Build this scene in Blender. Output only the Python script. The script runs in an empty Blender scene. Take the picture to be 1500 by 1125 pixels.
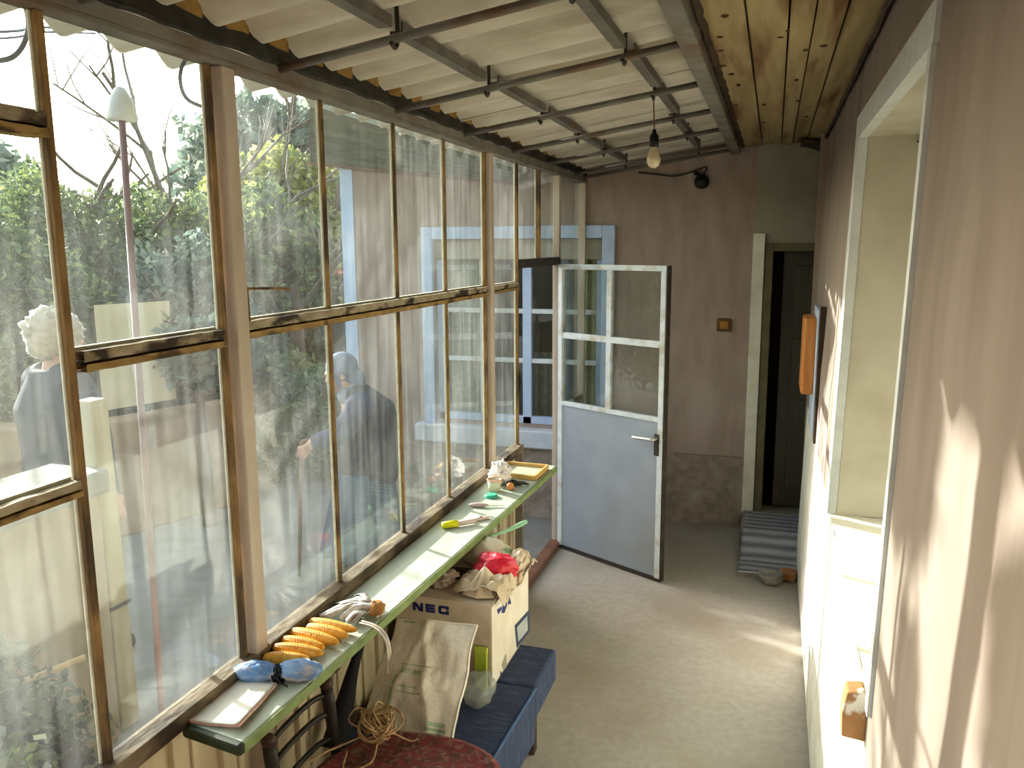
import bpy, bmesh, math, random
import numpy as np
from mathutils import Vector, Matrix, noise

sc = bpy.context.scene
COL = sc.collection
R = math.radians
CAMZ = 1.85

# ------------------------------------------------------------------ camera
PITCH, YAW, ROLL, FPX = R(9.55), R(17.6), R(-0.3), 1200.0
fwd = Vector((-math.sin(YAW) * math.cos(PITCH), math.cos(YAW) * math.cos(PITCH), -math.sin(PITCH)))
rgt0 = Vector((math.cos(YAW), math.sin(YAW), 0))
up0 = rgt0.cross(fwd)
rgt = math.cos(ROLL) * rgt0 + math.sin(ROLL) * up0
upv = -math.sin(ROLL) * rgt0 + math.cos(ROLL) * up0
cam_d = bpy.data.cameras.new('camera')
cam_d.sensor_fit = 'HORIZONTAL'
cam_d.sensor_width = 36
cam_d.lens = 36 * FPX / 1500
cam_d.clip_start = 0.03
cam_d.clip_end = 300
cam = bpy.data.objects.new('camera', cam_d)
COL.objects.link(cam)
m = Matrix((rgt, upv, -fwd)).transposed().to_4x4()
m.translation = (0, 0, CAMZ)
cam.matrix_world = m
sc.camera = cam

# ------------------------------------------------------------------ sky, sun, exposure
w = bpy.data.worlds.new('sky')
sc.world = w
w.use_nodes = True
nt = w.node_tree
bg = nt.nodes['Background']
sky = nt.nodes.new('ShaderNodeTexSky')
sky.sky_type = 'NISHITA'
sky.sun_disc = False
sky.sun_elevation = R(22)
sky.sun_rotation = R(-65.8)
sky.air_density = 1.6
sky.dust_density = 3.0
sky.ozone_density = 1.0
hs = nt.nodes.new('ShaderNodeHueSaturation')
hs.inputs['Saturation'].default_value = 0.55
nt.links.new(sky.outputs[0], hs.inputs['Color'])
nt.links.new(hs.outputs[0], bg.inputs[0])
bg.inputs[1].default_value = 0.70
SUND = Vector((1, -0.45, -0.40)).normalized()
sd = bpy.data.lights.new('sun', 'SUN')
sd.energy = 15.0
sd.color = (1.0, 0.97, 0.92)
sd.angle = R(0.6)
so = bpy.data.objects.new('sun', sd)
so.rotation_euler = SUND.to_track_quat('-Z', 'Y').to_euler()
so.location = (-8, 5, 6)
COL.objects.link(so)
sc.view_settings.view_transform = 'Standard'
sc.view_settings.look = 'None'
sc.view_settings.gamma = 1
sc.view_settings.use_curve_mapping = False
sc.view_settings.exposure = 0.15


def px(x, y, d):
    """point seen at photo pixel (x, y), d metres ahead of the camera"""
    return Vector((0, 0, CAMZ)) + d * (fwd + (x - 750) / FPX * rgt - (y - 562.5) / FPX * upv)


# ------------------------------------------------------------------ materials
MATS = {}


def srgb(h):
    if isinstance(h, str):
        h = [int(h[i:i + 2], 16) / 255 for i in (0, 2, 4)]
    return tuple((c / 12.92 if c <= .04045 else ((c + .055) / 1.055) ** 2.4) for c in h) + (1,)


def pm(name, c1, c2=None, scale=8, rough=.75, bump=.0, stretch=(1, 1, 1), c3=None, scale3=2.5, detail=5, metal=0,
       lo=.35, hi=.65, trans=0, spec=.3, lo3=.52, hi3=.68):
    """noise mottled surface: c1 to c2 by a fine noise, c3 blotches by a second"""
    if name in MATS:
        return MATS[name]
    mt = bpy.data.materials.new(name)
    MATS[name] = mt
    mt.use_nodes = True
    n = mt.node_tree
    b = n.nodes['Principled BSDF']
    b.inputs['Roughness'].default_value = rough
    b.inputs['Metallic'].default_value = metal
    b.inputs['Specular IOR Level'].default_value = spec
    if trans:
        b.inputs['Transmission Weight'].default_value = trans
    tc = n.nodes.new('ShaderNodeTexCoord')
    mp = n.nodes.new('ShaderNodeMapping')
    mp.inputs['Scale'].default_value = stretch
    n.links.new(tc.outputs['Object'], mp.inputs[0])
    nz = n.nodes.new('ShaderNodeTexNoise')
    nz.inputs['Scale'].default_value = scale
    nz.inputs['Detail'].default_value = detail
    n.links.new(mp.outputs[0], nz.inputs['Vector'])
    cr = n.nodes.new('ShaderNodeValToRGB')
    cr.color_ramp.elements[0].position = lo
    cr.color_ramp.elements[1].position = hi
    cr.color_ramp.elements[0].color = srgb(c1)
    cr.color_ramp.elements[1].color = srgb(c2 or c1)
    n.links.new(nz.outputs[0], cr.inputs[0])
    out = cr.outputs[0]
    if c3:
        nz3 = n.nodes.new('ShaderNodeTexNoise')
        nz3.inputs['Scale'].default_value = scale3
        nz3.inputs['Detail'].default_value = 6
        n.links.new(mp.outputs[0], nz3.inputs['Vector'])
        r3 = n.nodes.new('ShaderNodeValToRGB')
        r3.color_ramp.elements[0].position = lo3
        r3.color_ramp.elements[1].position = hi3
        n.links.new(nz3.outputs[0], r3.inputs[0])
        mx = n.nodes.new('ShaderNodeMix')
        mx.data_type = 'RGBA'
        n.links.new(r3.outputs[0], mx.inputs[0])
        n.links.new(out, mx.inputs[6])
        mx.inputs[7].default_value = srgb(c3)
        out = mx.outputs[2]
    n.links.new(out, b.inputs['Base Color'])
    if bump:
        bp = n.nodes.new('ShaderNodeBump')
        bp.inputs['Strength'].default_value = bump
        bp.inputs['Distance'].default_value = .01
        n.links.new(nz.outputs[0], bp.inputs['Height'])
        n.links.new(bp.outputs[0], b.inputs['Normal'])
    return mt


def leaf_mat(name, c1, c2, c3, scale=1.4):
    mt = bpy.data.materials.new(name)
    MATS[name] = mt
    mt.use_nodes = True
    n = mt.node_tree
    n.nodes.remove(n.nodes['Principled BSDF'])
    geo = n.nodes.new('ShaderNodeNewGeometry')
    wn = n.nodes.new('ShaderNodeTexWhiteNoise')
    wn.noise_dimensions = '1D'
    n.links.new(geo.outputs['Random Per Island'], wn.inputs['W'])
    cr = n.nodes.new('ShaderNodeValToRGB')
    cr.color_ramp.elements[0].color = srgb(c1)
    cr.color_ramp.elements[1].color = srgb(c3)
    e = cr.color_ramp.elements.new(.6)
    e.color = srgb(c2)
    n.links.new(wn.outputs[0], cr.inputs[0])
    df = n.nodes.new('ShaderNodeBsdfDiffuse')
    tr = n.nodes.new('ShaderNodeBsdfTranslucent')
    gl = n.nodes.new('ShaderNodeBsdfGlossy')
    gl.inputs['Roughness'].default_value = .45
    ms = n.nodes.new('ShaderNodeMixShader')
    ms.inputs[0].default_value = .5
    ms2 = n.nodes.new('ShaderNodeMixShader')
    ms2.inputs[0].default_value = .06
    n.links.new(cr.outputs[0], df.inputs[0])
    n.links.new(cr.outputs[0], tr.inputs[0])
    n.links.new(df.outputs[0], ms.inputs[1])
    n.links.new(tr.outputs[0], ms.inputs[2])
    n.links.new(ms.outputs[0], ms2.inputs[1])
    n.links.new(gl.outputs[0], ms2.inputs[2])
    n.links.new(ms2.outputs[0], n.nodes['Material Output'].inputs[0])
    return mt


def glass_mat(name, dirt_lo, dirt_hi, tint=(.93, .97, .95), refl=1.0):
    """dusty window pane: clear transmission, Fresnel reflection, streaky film of dirt"""
    mt = bpy.data.materials.new(name)
    MATS[name] = mt
    mt.use_nodes = True
    n = mt.node_tree
    n.nodes.remove(n.nodes['Principled BSDF'])
    tp = n.nodes.new('ShaderNodeBsdfTransparent')
    tp.inputs[0].default_value = tint + (1,)
    gl = n.nodes.new('ShaderNodeBsdfGlossy')
    gl.inputs['Roughness'].default_value = .01
    geo = n.nodes.new('ShaderNodeNewGeometry')
    dt = n.nodes.new('ShaderNodeVectorMath')
    dt.operation = 'DOT_PRODUCT'
    n.links.new(geo.outputs['Normal'], dt.inputs[0])
    n.links.new(geo.outputs['Incoming'], dt.inputs[1])
    prev = dt.outputs['Value']
    for op, v in (('ABSOLUTE', None), ('SUBTRACT', 1.0), ('POWER', 5.0), ('MULTIPLY', .96), ('ADD', .04), ('MULTIPLY', refl)):
        fm = n.nodes.new('ShaderNodeMath')
        fm.operation = op
        if op == 'SUBTRACT':
            fm.inputs[0].default_value = v
            n.links.new(prev, fm.inputs[1])
        else:
            n.links.new(prev, fm.inputs[0])
            if v is not None:
                fm.inputs[1].default_value = v
        prev = fm.outputs[0]
    m1 = n.nodes.new('ShaderNodeMixShader')
    n.links.new(fm.outputs[0], m1.inputs[0])
    n.links.new(tp.outputs[0], m1.inputs[1])
    n.links.new(gl.outputs[0], m1.inputs[2])
    tl = n.nodes.new('ShaderNodeBsdfTranslucent')
    tl.inputs[0].default_value = (.80, .82, .80, 1)
    df = n.nodes.new('ShaderNodeBsdfDiffuse')
    df.inputs[0].default_value = (.70, .69, .64, 1)
    dm = n.nodes.new('ShaderNodeMixShader')
    dm.inputs[0].default_value = .45
    n.links.new(tl.outputs[0], dm.inputs[1])
    n.links.new(df.outputs[0], dm.inputs[2])
    tc = n.nodes.new('ShaderNodeTexCoord')
    mp = n.nodes.new('ShaderNodeMapping')
    mp.inputs['Scale'].default_value = (1, 1, .07)
    n.links.new(tc.outputs['Object'], mp.inputs[0])
    nz = n.nodes.new('ShaderNodeTexNoise')
    nz.inputs['Scale'].default_value = 34
    nz.inputs['Detail'].default_value = 4
    n.links.new(mp.outputs[0], nz.inputs['Vector'])
    nb = n.nodes.new('ShaderNodeTexNoise')
    nb.inputs['Scale'].default_value = 3.2
    nb.inputs['Detail'].default_value = 5
    n.links.new(tc.outputs['Object'], nb.inputs['Vector'])
    ml = n.nodes.new('ShaderNodeMath')
    ml.operation = 'MULTIPLY'
    n.links.new(nz.outputs[0], ml.inputs[0])
    n.links.new(nb.outputs[0], ml.inputs[1])
    mr = n.nodes.new('ShaderNodeMapRange')
    mr.inputs['From Min'].default_value = .14
    mr.inputs['From Max'].default_value = .42
    mr.inputs['To Min'].default_value = dirt_lo
    mr.inputs['To Max'].default_value = dirt_hi
    n.links.new(ml.outputs[0], mr.inputs[0])
    # small dried spots
    ns = n.nodes.new('ShaderNodeTexNoise')
    ns.inputs['Scale'].default_value = 120
    ns.inputs['Detail'].default_value = 2
    n.links.new(tc.outputs['Object'], ns.inputs['Vector'])
    rs = n.nodes.new('ShaderNodeMapRange')
    rs.inputs['From Min'].default_value = .68
    rs.inputs['From Max'].default_value = .78
    rs.inputs['To Max'].default_value = .06
    n.links.new(ns.outputs[0], rs.inputs[0])
    ad = n.nodes.new('ShaderNodeMath')
    ad.operation = 'ADD'
    n.links.new(mr.outputs[0], ad.inputs[0])
    n.links.new(rs.outputs[0], ad.inputs[1])
    m2 = n.nodes.new('ShaderNodeMixShader')
    n.links.new(ad.outputs[0], m2.inputs[0])
    n.links.new(m1.outputs[0], m2.inputs[1])
    n.links.new(dm.outputs[0], m2.inputs[2])
    n.links.new(m2.outputs[0], n.nodes['Material Output'].inputs[0])
    return mt


def film_mat(name, col, alpha, rough=.25):
    """thin crumpled plastic film"""
    mt = bpy.data.materials.new(name)
    MATS[name] = mt
    mt.use_nodes = True
    n = mt.node_tree
    b = n.nodes['Principled BSDF']
    b.inputs['Base Color'].default_value = srgb(col)
    b.inputs['Roughness'].default_value = rough
    b.inputs['Alpha'].default_value = alpha
    return mt


plaster_pink = pm('pink_plaster', 'a49286', '968478', 14, .9, .35, (1, 1, .25), 'aa998f', 3)
plaster_right = pm('pink_streaked_plaster', '918378', '89796e', 11, .9, .35, (1, 1, .22), '7b6d62', 4)
whitewash = pm('whitewash', 'ebe7d8', 'dedac8', 9, .9, .25, c3='d2ccb6', scale3=5)
cream_plaster = pm('cream_plaster', 'c6c0b0', 'bdb7a6', 6, .9, .12, c3='b3ac9a', scale3=4)
band_paint = pm('grey_white_band', 'cfd2d2', 'c2c6c6', 20, .8, .1)
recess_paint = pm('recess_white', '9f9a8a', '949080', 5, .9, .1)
plinth_mat = pm('grey_plinth', '9d8f80', '857a6e', 18, .95, 1.0, c3='a39a8e', scale3=6)
concrete = pm('floor_concrete', 'aea89e', 'a49e94', 30, .85, .03, c3='94897a', scale3=1.7, lo3=.45, hi3=.75)
yard_conc = pm('yard_concrete', '8f8e8a', '85837c', 8, .95, .3, c3='716e5e', scale3=.9, lo3=.48, hi3=.7)
asbestos = pm('asbestos_sheet', 'c6bfb0', 'b3ab9b', 22, .9, .35, (.3, 1, 1), '9b917d', 3)
steel_pipe = pm('grey_pipe', '757067', '625d56', 12, .6, .1, metal=.25, c3='6a5444', scale3=9)
steel_beam = pm('grey_beam', '7f7a70', '6c675f', 10, .7, .1, c3='6b5747', scale3=6)
dark_metal = pm('dark_metal', '3c352d', '2c2722', 20, .6)
tar = pm('tar_strip', '3a372f', '26241f', 20, .8, .4)
foam = pm('orange_foam', '9a773f', '7f6132', 20, .9, .5)
rusty = pm('rusty_bar', '967648', '765a36', 40, .8, .5, (1, 1, .3), '4a3a28', 14, lo3=.5, hi3=.62)
rail_mat = pm('flaking_rail', 'a89b83', '8b7c62', 45, .85, .7, (1, .5, 1), '3b3024', 13, lo3=.52, hi3=.60)
ochre = pm('ochre_bar', 'a1834f', '86693c', 45, .8, .5, (1, .5, 1), '4d3b26', 20, lo3=.54, hi3=.64)
dark_gap = pm('dark_gap', '2e261d', '1f1912', 30, .9)
putty = pm('dry_putty', 'd9d6c2', 'c5c2a8', 40, .9, .4)
cream_post = pm('cream_post', 'c9bbaa', 'baab9a', 12, .75, .08, (1, 1, .3), 'a99a88', 4)
panel_mat = pm('cream_panel', 'cdbd9d', 'bdad8e', 8, .7, .08, (1, 1, .2), 'a3947a', 5)
green_paint = pm('green_shelf_paint', 'b3bba8', 'a3ad99', 12, .5, .12, (3, .5, 1), 'c3c8b8', 6, spec=.4)
green_edge = pm('green_shelf_edge', '83935c', '6b7c48', 16, .6, .1)
door_paint = pm('pale_blue_door_paint', '98a0aa', '8e97a1', 5, .55, .05, c3='8f908a', scale3=2.2, lo3=.56, hi3=.8)
door_frame_paint = pm('white_blue_door_frame', 'd3dadd', 'c3ccd0', 16, .5, .05, c3='b0aa98', scale3=9)
blue_trim = pm('light_blue_trim', 'bccde6', 'adbfdb', 8, .8, .05)
pine = pm('pine_board', 'a8956c', '8f7c55', 5, .7, .2, (3.5, .35, 1), '6b4a2a', 3.2, lo3=.50, hi3=.66)
knot_mat = pm('dark_knot', '4d2f18', '3a2312', 30, .8)
dark_wood = pm('dark_wood', '4a3a2b', '33271c', 10, .7, .2, (1, .3, 1))
olive_frame = pm('olive_door_frame', '6f674c', '605840', 8, .6)
door_dark = pm('brown_grey_door', '5a5346', '4e483c', 6, .5, .05, (4, 1, .3))
brown_sill = pm('brown_threshold', '7d5a45', '69483a', 15, .8, .2)
glass = glass_mat('dusty_window_glass', .010, .06)
glass_left = glass_mat('dusty_sunlit_glass', .009, .055)
glass_door = glass_mat('door_glass', .01, .04)
glass_wing = glass_mat('far_window_glass', .01, .04, refl=1.2)

# ------------------------------------------------------------------ mesh helpers


class MB:
    def __init__(s):
        s.v, s.f, s.mi, s.cur = [], [], [], 0

    def add(s, vs, fs):
        o = len(s.v)
        s.v += [tuple(v) for v in vs]
        s.f += [tuple(i + o for i in f) for f in fs]
        s.mi += [s.cur] * len(fs)
        return s

    def hexa(s, p):
        return s.add(p, [(0, 3, 2, 1), (4, 5, 6, 7), (0, 1, 5, 4), (1, 2, 6, 5), (2, 3, 7, 6), (3, 0, 4, 7)])

    def box(s, x0, x1, y0, y1, z0, z1):
        return s.hexa([(x0, y0, z0), (x1, y0, z0), (x1, y1, z0), (x0, y1, z0), (x0, y0, z1), (x1, y0, z1), (x1, y1, z1), (x0, y1, z1)])

    def bar(s, a, b, wdt, hgt, up=(0, 0, 1)):
        a, b = Vector(a), Vector(b)
        d = (b - a).normalized()
        u = Vector(up)
        sd_ = d.cross(u).normalized() * wdt / 2
        u = sd_.cross(d).normalized() * hgt / 2
        return s.hexa([a - sd_ - u, a + sd_ - u, b + sd_ - u, b - sd_ - u, a - sd_ + u, a + sd_ + u, b + sd_ + u, b - sd_ + u])

    def tube(s, pts, r, n=8, cap=True):
        pts = [Vector(p) for p in pts]
        rs = r if isinstance(r, (list, tuple)) else [r] * len(pts)
        vs, fs = [], []
        prev = None
        for i, p in enumerate(pts):
            d = (pts[min(i + 1, len(pts) - 1)] - pts[max(i - 1, 0)])
            d = d.normalized() if d.length > 1e-9 else Vector((0, 0, 1))
            if prev is None:
                ref = Vector((0, 0, 1)) if abs(d.z) < .9 else Vector((1, 0, 0))
                u = d.cross(ref).normalized()
            else:
                u = (prev - d * prev.dot(d))
                u = u.normalized() if u.length > 1e-6 else d.orthogonal().normalized()
            prev = u
            v = d.cross(u)
            for k in range(n):
                a = 2 * math.pi * k / n
                vs.append(p + rs[i] * (math.cos(a) * u + math.sin(a) * v))
        for i in range(len(pts) - 1):
            for k in range(n):
                k2 = (k + 1) % n
                fs.append((i * n + k, i * n + k2, (i + 1) * n + k2, (i + 1) * n + k))
        if cap:
            fs.append(tuple(range(n - 1, -1, -1)))
            fs.append(tuple((len(pts) - 1) * n + k for k in range(n)))
        return s.add(vs, fs)

    def blob(s, c, rad, nu=24, nv=16, amp=0, freq=3, seed=0, crease=0, rot=None, floor=None):
        c = Vector(c)
        vs, fs = [], []
        for j in range(nv + 1):
            t = math.pi * j / nv
            for i in range(nu):
                a = 2 * math.pi * i / nu
                d = Vector((math.sin(t) * math.cos(a), math.sin(t) * math.sin(a), math.cos(t)))
                k = 1.0
                if amp:
                    k += amp * noise.noise(d * freq + Vector((seed, seed * 1.7, 0)))
                if crease:
                    k -= crease * (1 - abs(noise.noise(d * freq * 1.6 + Vector((seed + 9, 0, seed))))) ** 3
                q = Vector((d.x * rad[0], d.y * rad[1], d.z * rad[2])) * k
                if rot is not None:
                    q = rot @ q
                q = c + q
                if floor is not None and q.z < floor:
                    q.z = floor
                vs.append(q)
        for j in range(nv):
            for i in range(nu):
                i2 = (i + 1) % nu
                fs.append((j * nu + i, (j + 1) * nu + i, (j + 1) * nu + i2, j * nu + i2))
        return s.add(vs, fs)

    def grid(s, fn, nu, nv):
        vs = [fn(i / nu, j / nv) for j in range(nv + 1) for i in range(nu + 1)]
        fs = [(j * (nu + 1) + i, j * (nu + 1) + i + 1, (j + 1) * (nu + 1) + i + 1, (j + 1) * (nu + 1) + i) for j in range(nv) for i in range(nu)]
        return s.add(vs, fs)

    def prism(s, poly, off):
        """planar polygon (3d points) pushed along off"""
        n = len(poly)
        off = Vector(off)
        vs = [Vector(p) for p in poly] + [Vector(p) + off for p in poly]
        fs = [tuple(range(n - 1, -1, -1)), tuple(range(n, 2 * n))] + [(i, (i + 1) % n, n + (i + 1) % n, n + i) for i in range(n)]
        return s.add(vs, fs)

    def lathe(s, prof, n=16, c=(0, 0, 0)):
        c = Vector(c)
        vs = [c + Vector((r * math.cos(2 * math.pi * k / n), r * math.sin(2 * math.pi * k / n), z)) for r, z in prof for k in range(n)]
        fs = [(j * n + k, j * n + (k + 1) % n, (j + 1) * n + (k + 1) % n, (j + 1) * n + k) for j in range(len(prof) - 1) for k in range(n)]
        return s.add(vs, fs)


def wpos(o):
    p = Vector((0, 0, 0))
    while o is not None:
        p = p + o.location
        o = o.parent
    return p


def obj(name, mb, mat, parent=None, loc=None, bevel=0, smooth=False, solid=0, sub=0, label=None):
    me = bpy.data.meshes.new(name)
    base = wpos(parent) if parent else Vector((0, 0, 0))
    if loc is not None:
        L = Vector(loc)
        base = base + L
    else:
        L = Vector((0, 0, 0))
    me.from_pydata([tuple(Vector(v) - base) for v in mb.v], [], mb.f)
    for mm in (mat if isinstance(mat, (list, tuple)) else [mat]):
        me.materials.append(mm)
    if any(mb.mi):
        me.polygons.foreach_set('material_index', mb.mi)
    if smooth:
        me.polygons.foreach_set('use_smooth', [True] * len(me.polygons))
    bm = bmesh.new()
    bm.from_mesh(me)
    bmesh.ops.recalc_face_normals(bm, faces=bm.faces)
    bm.to_mesh(me)
    bm.free()
    me.update()
    o = bpy.data.objects.new(name, me)
    COL.objects.link(o)
    if parent:
        o.parent = parent
    o.location = L
    if bevel:
        b = o.modifiers.new('bevel', 'BEVEL')
        b.width = bevel
        b.segments = 2
        b.limit_method = 'ANGLE'
    if solid:
        b = o.modifiers.new('solid', 'SOLIDIFY')
        b.thickness = solid
        b.offset = 0
    if sub:
        b = o.modifiers.new('sub', 'SUBSURF')
        b.levels = sub
        b.render_levels = sub
    if label:
        o['label'] = label
    return o


def empty(name, loc, label=None, cat=None, group=None, kind=None):
    o = bpy.data.objects.new(name, None)
    o.empty_display_size = .05
    o.location = loc
    COL.objects.link(o)
    return tag(o, label, cat, group, kind)


def tag(o, label=None, cat=None, group=None, kind=None):
    if label:
        o['label'] = label
    if cat:
        o['category'] = cat
    if group:
        o['group'] = group
    if kind:
        o['kind'] = kind
    return o


def B(*a):
    return MB().box(*a)


def curve_pts(ctrl, n=24):
    """Catmull-Rom through control points"""
    P = [Vector(p) for p in ctrl]
    P = [P[0] * 2 - P[1]] + P + [P[-1] * 2 - P[-2]]
    out = []
    segs = len(P) - 3
    for i in range(n + 1):
        t = i / n * segs
        k = min(int(t), segs - 1)
        t -= k
        a, b, c, d = P[k:k + 4]
        out.append(.5 * ((2 * b) + (c - a) * t + (2 * a - 5 * b + 4 * c - d) * t * t + (3 * b - a - 3 * c + d) * t ** 3))
    return out


# ================================================================== SETTING
XL = -1.229     # glazed wall plane
YF = 5.45       # far wall plane


def xr(z):      # the old right wall leans out a little towards the floor
    return .205 + .02 * z


tag(obj('floor', MB().grid(lambda u, v: (-1.25 + 2.6 * u, -.9 + 6.45 * v, .004 * noise.noise(Vector((u * 5, v * 12, 0))) - .004), 20, 44), concrete, loc=(0, 0, 0), smooth=True),
    'worn grey concrete floor of the porch corridor', 'floor', kind='structure')

# yard ground
tag(obj('ground', MB().grid(lambda u, v: (-26 + 24.74 * u, -6 + 40 * v, -.08 + (.05 * noise.noise(Vector((u * 30, v * 40, 3))) if u < .9 else 0)), 90, 90), yard_conc, smooth=True),
    'grey concrete yard seen through the dusty glazing', 'ground', kind='structure')

# ---- right wall with window niche
NY0, NY1, NZ0, NZ1, ND = 1.655, 2.93, .93, 2.19, .36
wr = empty('wall_right', (.2, 2, 0), 'pink streaked plaster wall on the right with the deep window niche', 'wall', kind='structure')


def wr_panel(y0, y1, z0, z1, ny=14, nz=14):
    def fn(u, v):
        y, z = y0 + (y1 - y0) * u, z0 + (z1 - z0) * v
        e = min(u, 1 - u, v, 1 - v)
        k = .010 * noise.noise(Vector((y * 2.2, z * 2.2, 1))) + .004 * noise.noise(Vector((y * 9, z * 9, 4)))
        if NY0 - .02 < y < NY1 + .02:
            pass
        return (xr(z) + k * min(1, e * 8), y, z)
    return MB().grid(fn, ny, nz)


for a in ((-.9, NY0, NZ0, 2.5), (NY1, 4.98, NZ0, 2.5), (NY0, NY1, NZ1, 2.5)):
    obj('plaster_face', wr_panel(*a), plaster_right, wr, smooth=True)
obj('lower_face', wr_panel(-.9, NY0, 0, NZ0), plaster_right, wr, smooth=True)
obj('whitewashed_face', wr_panel(NY0, 4.98, 0, NZ0, 30), whitewash, wr, smooth=True, label='whitewashed lower part of the wall below the niche')
mb = MB()
for z0, z1, y0, y1 in ((0, 2.5, -.9, NY0 - .03), (0, 2.5, NY1 + .03, 4.955), (0, NZ0 - .02, NY0 - .03, NY1 + .03), (NZ1 + .03, 2.5, NY0 - .03, NY1 + .03)):
    mb.box(.272, .62, y0, y1, z0, z1)
obj('masonry_core', mb, cream_plaster, wr)
# reveals of the niche
mb = MB()


def rvl(y0, y1, z0, z1):
    mb.hexa([(xr(z0) + .021, y0, z0), (.62, y0, z0), (.62, y1, z0), (xr(z0) + .021, y1, z0), (xr(z1) + .021, y0, z1), (.62, y0, z1), (.62, y1, z1), (xr(z1) + .021, y1, z1)])


rvl(NY1, NY1 + .03, NZ0, NZ1 + .03)
rvl(NY0 - .03, NY0, NZ0, NZ1 + .03)
rvl(NY0, NY1, NZ1, NZ1 + .03)
obj('niche_reveal', mb, cream_plaster, wr, label='cream painted inner sides of the window niche')
obj('niche_sill', MB().grid(lambda u, v: (.222 + (.4) * u, NY0 + (NY1 - NY0) * v, NZ0 + .004 * noise.noise(Vector((u * 4, v * 9, 7)))), 6, 20), whitewash, wr, smooth=True,
    label='sunlit whitewashed sill of the window niche')
obj('niche_back', B(.58, .62, NY0, NY1, NZ0, NZ1), cream_plaster, wr)
mb = MB()
e = .009


def band(y0, y1, z0, z1):
    return MB().hexa([(xr(z0) - e, y0, z0), (xr(z0) + .02, y0, z0), (xr(z0) + .02, y1, z0), (xr(z0) - e, y1, z0),
                      (xr(z1) - e, y0, z1), (xr(z1) + .02, y0, z1), (xr(z1) + .02, y1, z1), (xr(z1) - e, y1, z1)])


obj('painted_band', band(NY0 - .045, NY1 + .10, NZ1 - .003, NZ1 + .072), band_paint, wr, label='grey-white painted band above the niche')
obj('painted_band', band(NY0 - .03, NY0 + .003, NZ0, NZ1 - .003), band_paint, wr, label='grey-white painted band down the near side of the niche')
obj('painted_band', band(NY1 - .003, NY1 + .10, NZ0, NZ1 - .003), band_paint, wr, label='grey-white painted band down the far side of the niche')
mb = MB()
mb.tube(curve_pts([(.415, 2.925, 2.168), (.415, 2.90, 2.165), (.418, 2.885, 2.166), (.42, 2.88, 2.178)], 10), .004)
obj('iron_hook', mb, dark_metal, wr, label='small dark iron hook under the niche lintel')
obj('wall_end', B(.215, 1.3, 4.96, 4.98, 0, 2.5), plaster_pink, wr)

# ---- far wall (continues outside as the house wing)
wf = empty('wall_far', (-1.5, YF, 0), 'pink plaster wall at the far end that runs on outside as the house wing', 'wall', kind='structure')
WX0, WX1, WZ0, WZ1 = -2.31, -1.09, .60, 1.90
mb = MB()
mb.box(-3.02, WX0, YF, YF + .35, -.1, 2.75)
mb.box(WX1, -.13, YF, YF + .35, -.1, 2.52)
mb.box(WX0, WX1, YF, YF + .35, -.1, WZ0)
mb.box(WX0, WX1, YF, YF + .35, WZ1, 2.7)
obj('plaster_face', mb, plaster_pink, wf)


def plinth(u, v):
    x, z = -3.02 + 2.89 * u, -.1 + .57 * v
    return (x, YF - .022 + .012 * noise.noise(Vector((x * 12, z * 12, 0))), z)


mb = MB().grid(plinth, 70, 16)
mb.box(-3.02, -.13, YF - .018, YF + .01, .44, .472)
obj('plinth', mb, plinth_mat, wf, smooth=False, label='rough grey cement plinth')
obj('corner_quoin', B(-3.03, -2.93, YF - .006, YF + .36, -.1, 2.75), blue_trim, wf, label='light blue painted corner strip')

# recess wall beside the dark doorway
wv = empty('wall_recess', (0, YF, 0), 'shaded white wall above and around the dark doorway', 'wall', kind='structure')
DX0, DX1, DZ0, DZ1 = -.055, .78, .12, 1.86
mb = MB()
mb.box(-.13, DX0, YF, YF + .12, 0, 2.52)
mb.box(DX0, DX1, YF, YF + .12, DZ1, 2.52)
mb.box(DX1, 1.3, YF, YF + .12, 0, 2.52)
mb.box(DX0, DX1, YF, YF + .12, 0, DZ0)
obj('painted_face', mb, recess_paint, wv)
obj('door_surround', B(-.13, -.06, YF - .03, YF, .1, 1.92), whitewash, wv, label='pale upright strip beside the dark doorway')
obj('wall_side', B(1.28, 1.32, 4.9, 5.6, 0, 2.52), recess_paint, wv)
d2 = empty('door_2', (.36, YF, .12), 'dark brown panelled door at the end of the corridor', 'door', kind='structure')
mb = MB()
mb.box(DX0, DX0 + .05, YF - .02, YF + .1, DZ0, DZ1)
mb.box(DX1 - .05, DX1, YF - .02, YF + .1, DZ0, DZ1)
mb.box(DX0 + .05, DX1 - .05, YF - .02, YF + .1, DZ1 - .05, DZ1)
obj('door_frame', mb, olive_frame, d2, bevel=.004)
mb = MB()
mb.box(.06, .73, YF + .13, YF + .165, DZ0, 1.81)
for z0, z1 in ((.25, .85), (.95, 1.25), (1.35, 1.72)):
    for x0, x1 in ((.13, .36), (.44, .67)):
        mb.box(x0, x1, YF + .115, YF + .135, z0, z1)
obj('door_leaf', mb, door_dark, d2, bevel=.006)
obj('dark_hall', MB().box(-.3, 1.0, YF + 1.2, YF + 1.25, 0, 2.4).box(-.3, -.25, YF + .12, YF + 1.2, 0, 2.4).box(1.0, 1.05, YF + .12, YF + 1.2, 0, 2.4).box(-.3, 1.05, YF + .12, YF + 1.2, 2.35, 2.4).box(-.3, 1.05, YF + .12, YF + 1.2, .08, .12), door_dark, d2)

# near end wall behind the camera
tag(obj('wall_near', B(-1.25, .3, -.95, -.85, 0, 2.5), plaster_pink), 'pink plaster wall closing the near end of the porch', 'wall', kind='structure')

# ---- glazed wall
SILL = .835
TOP = 2.255


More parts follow.
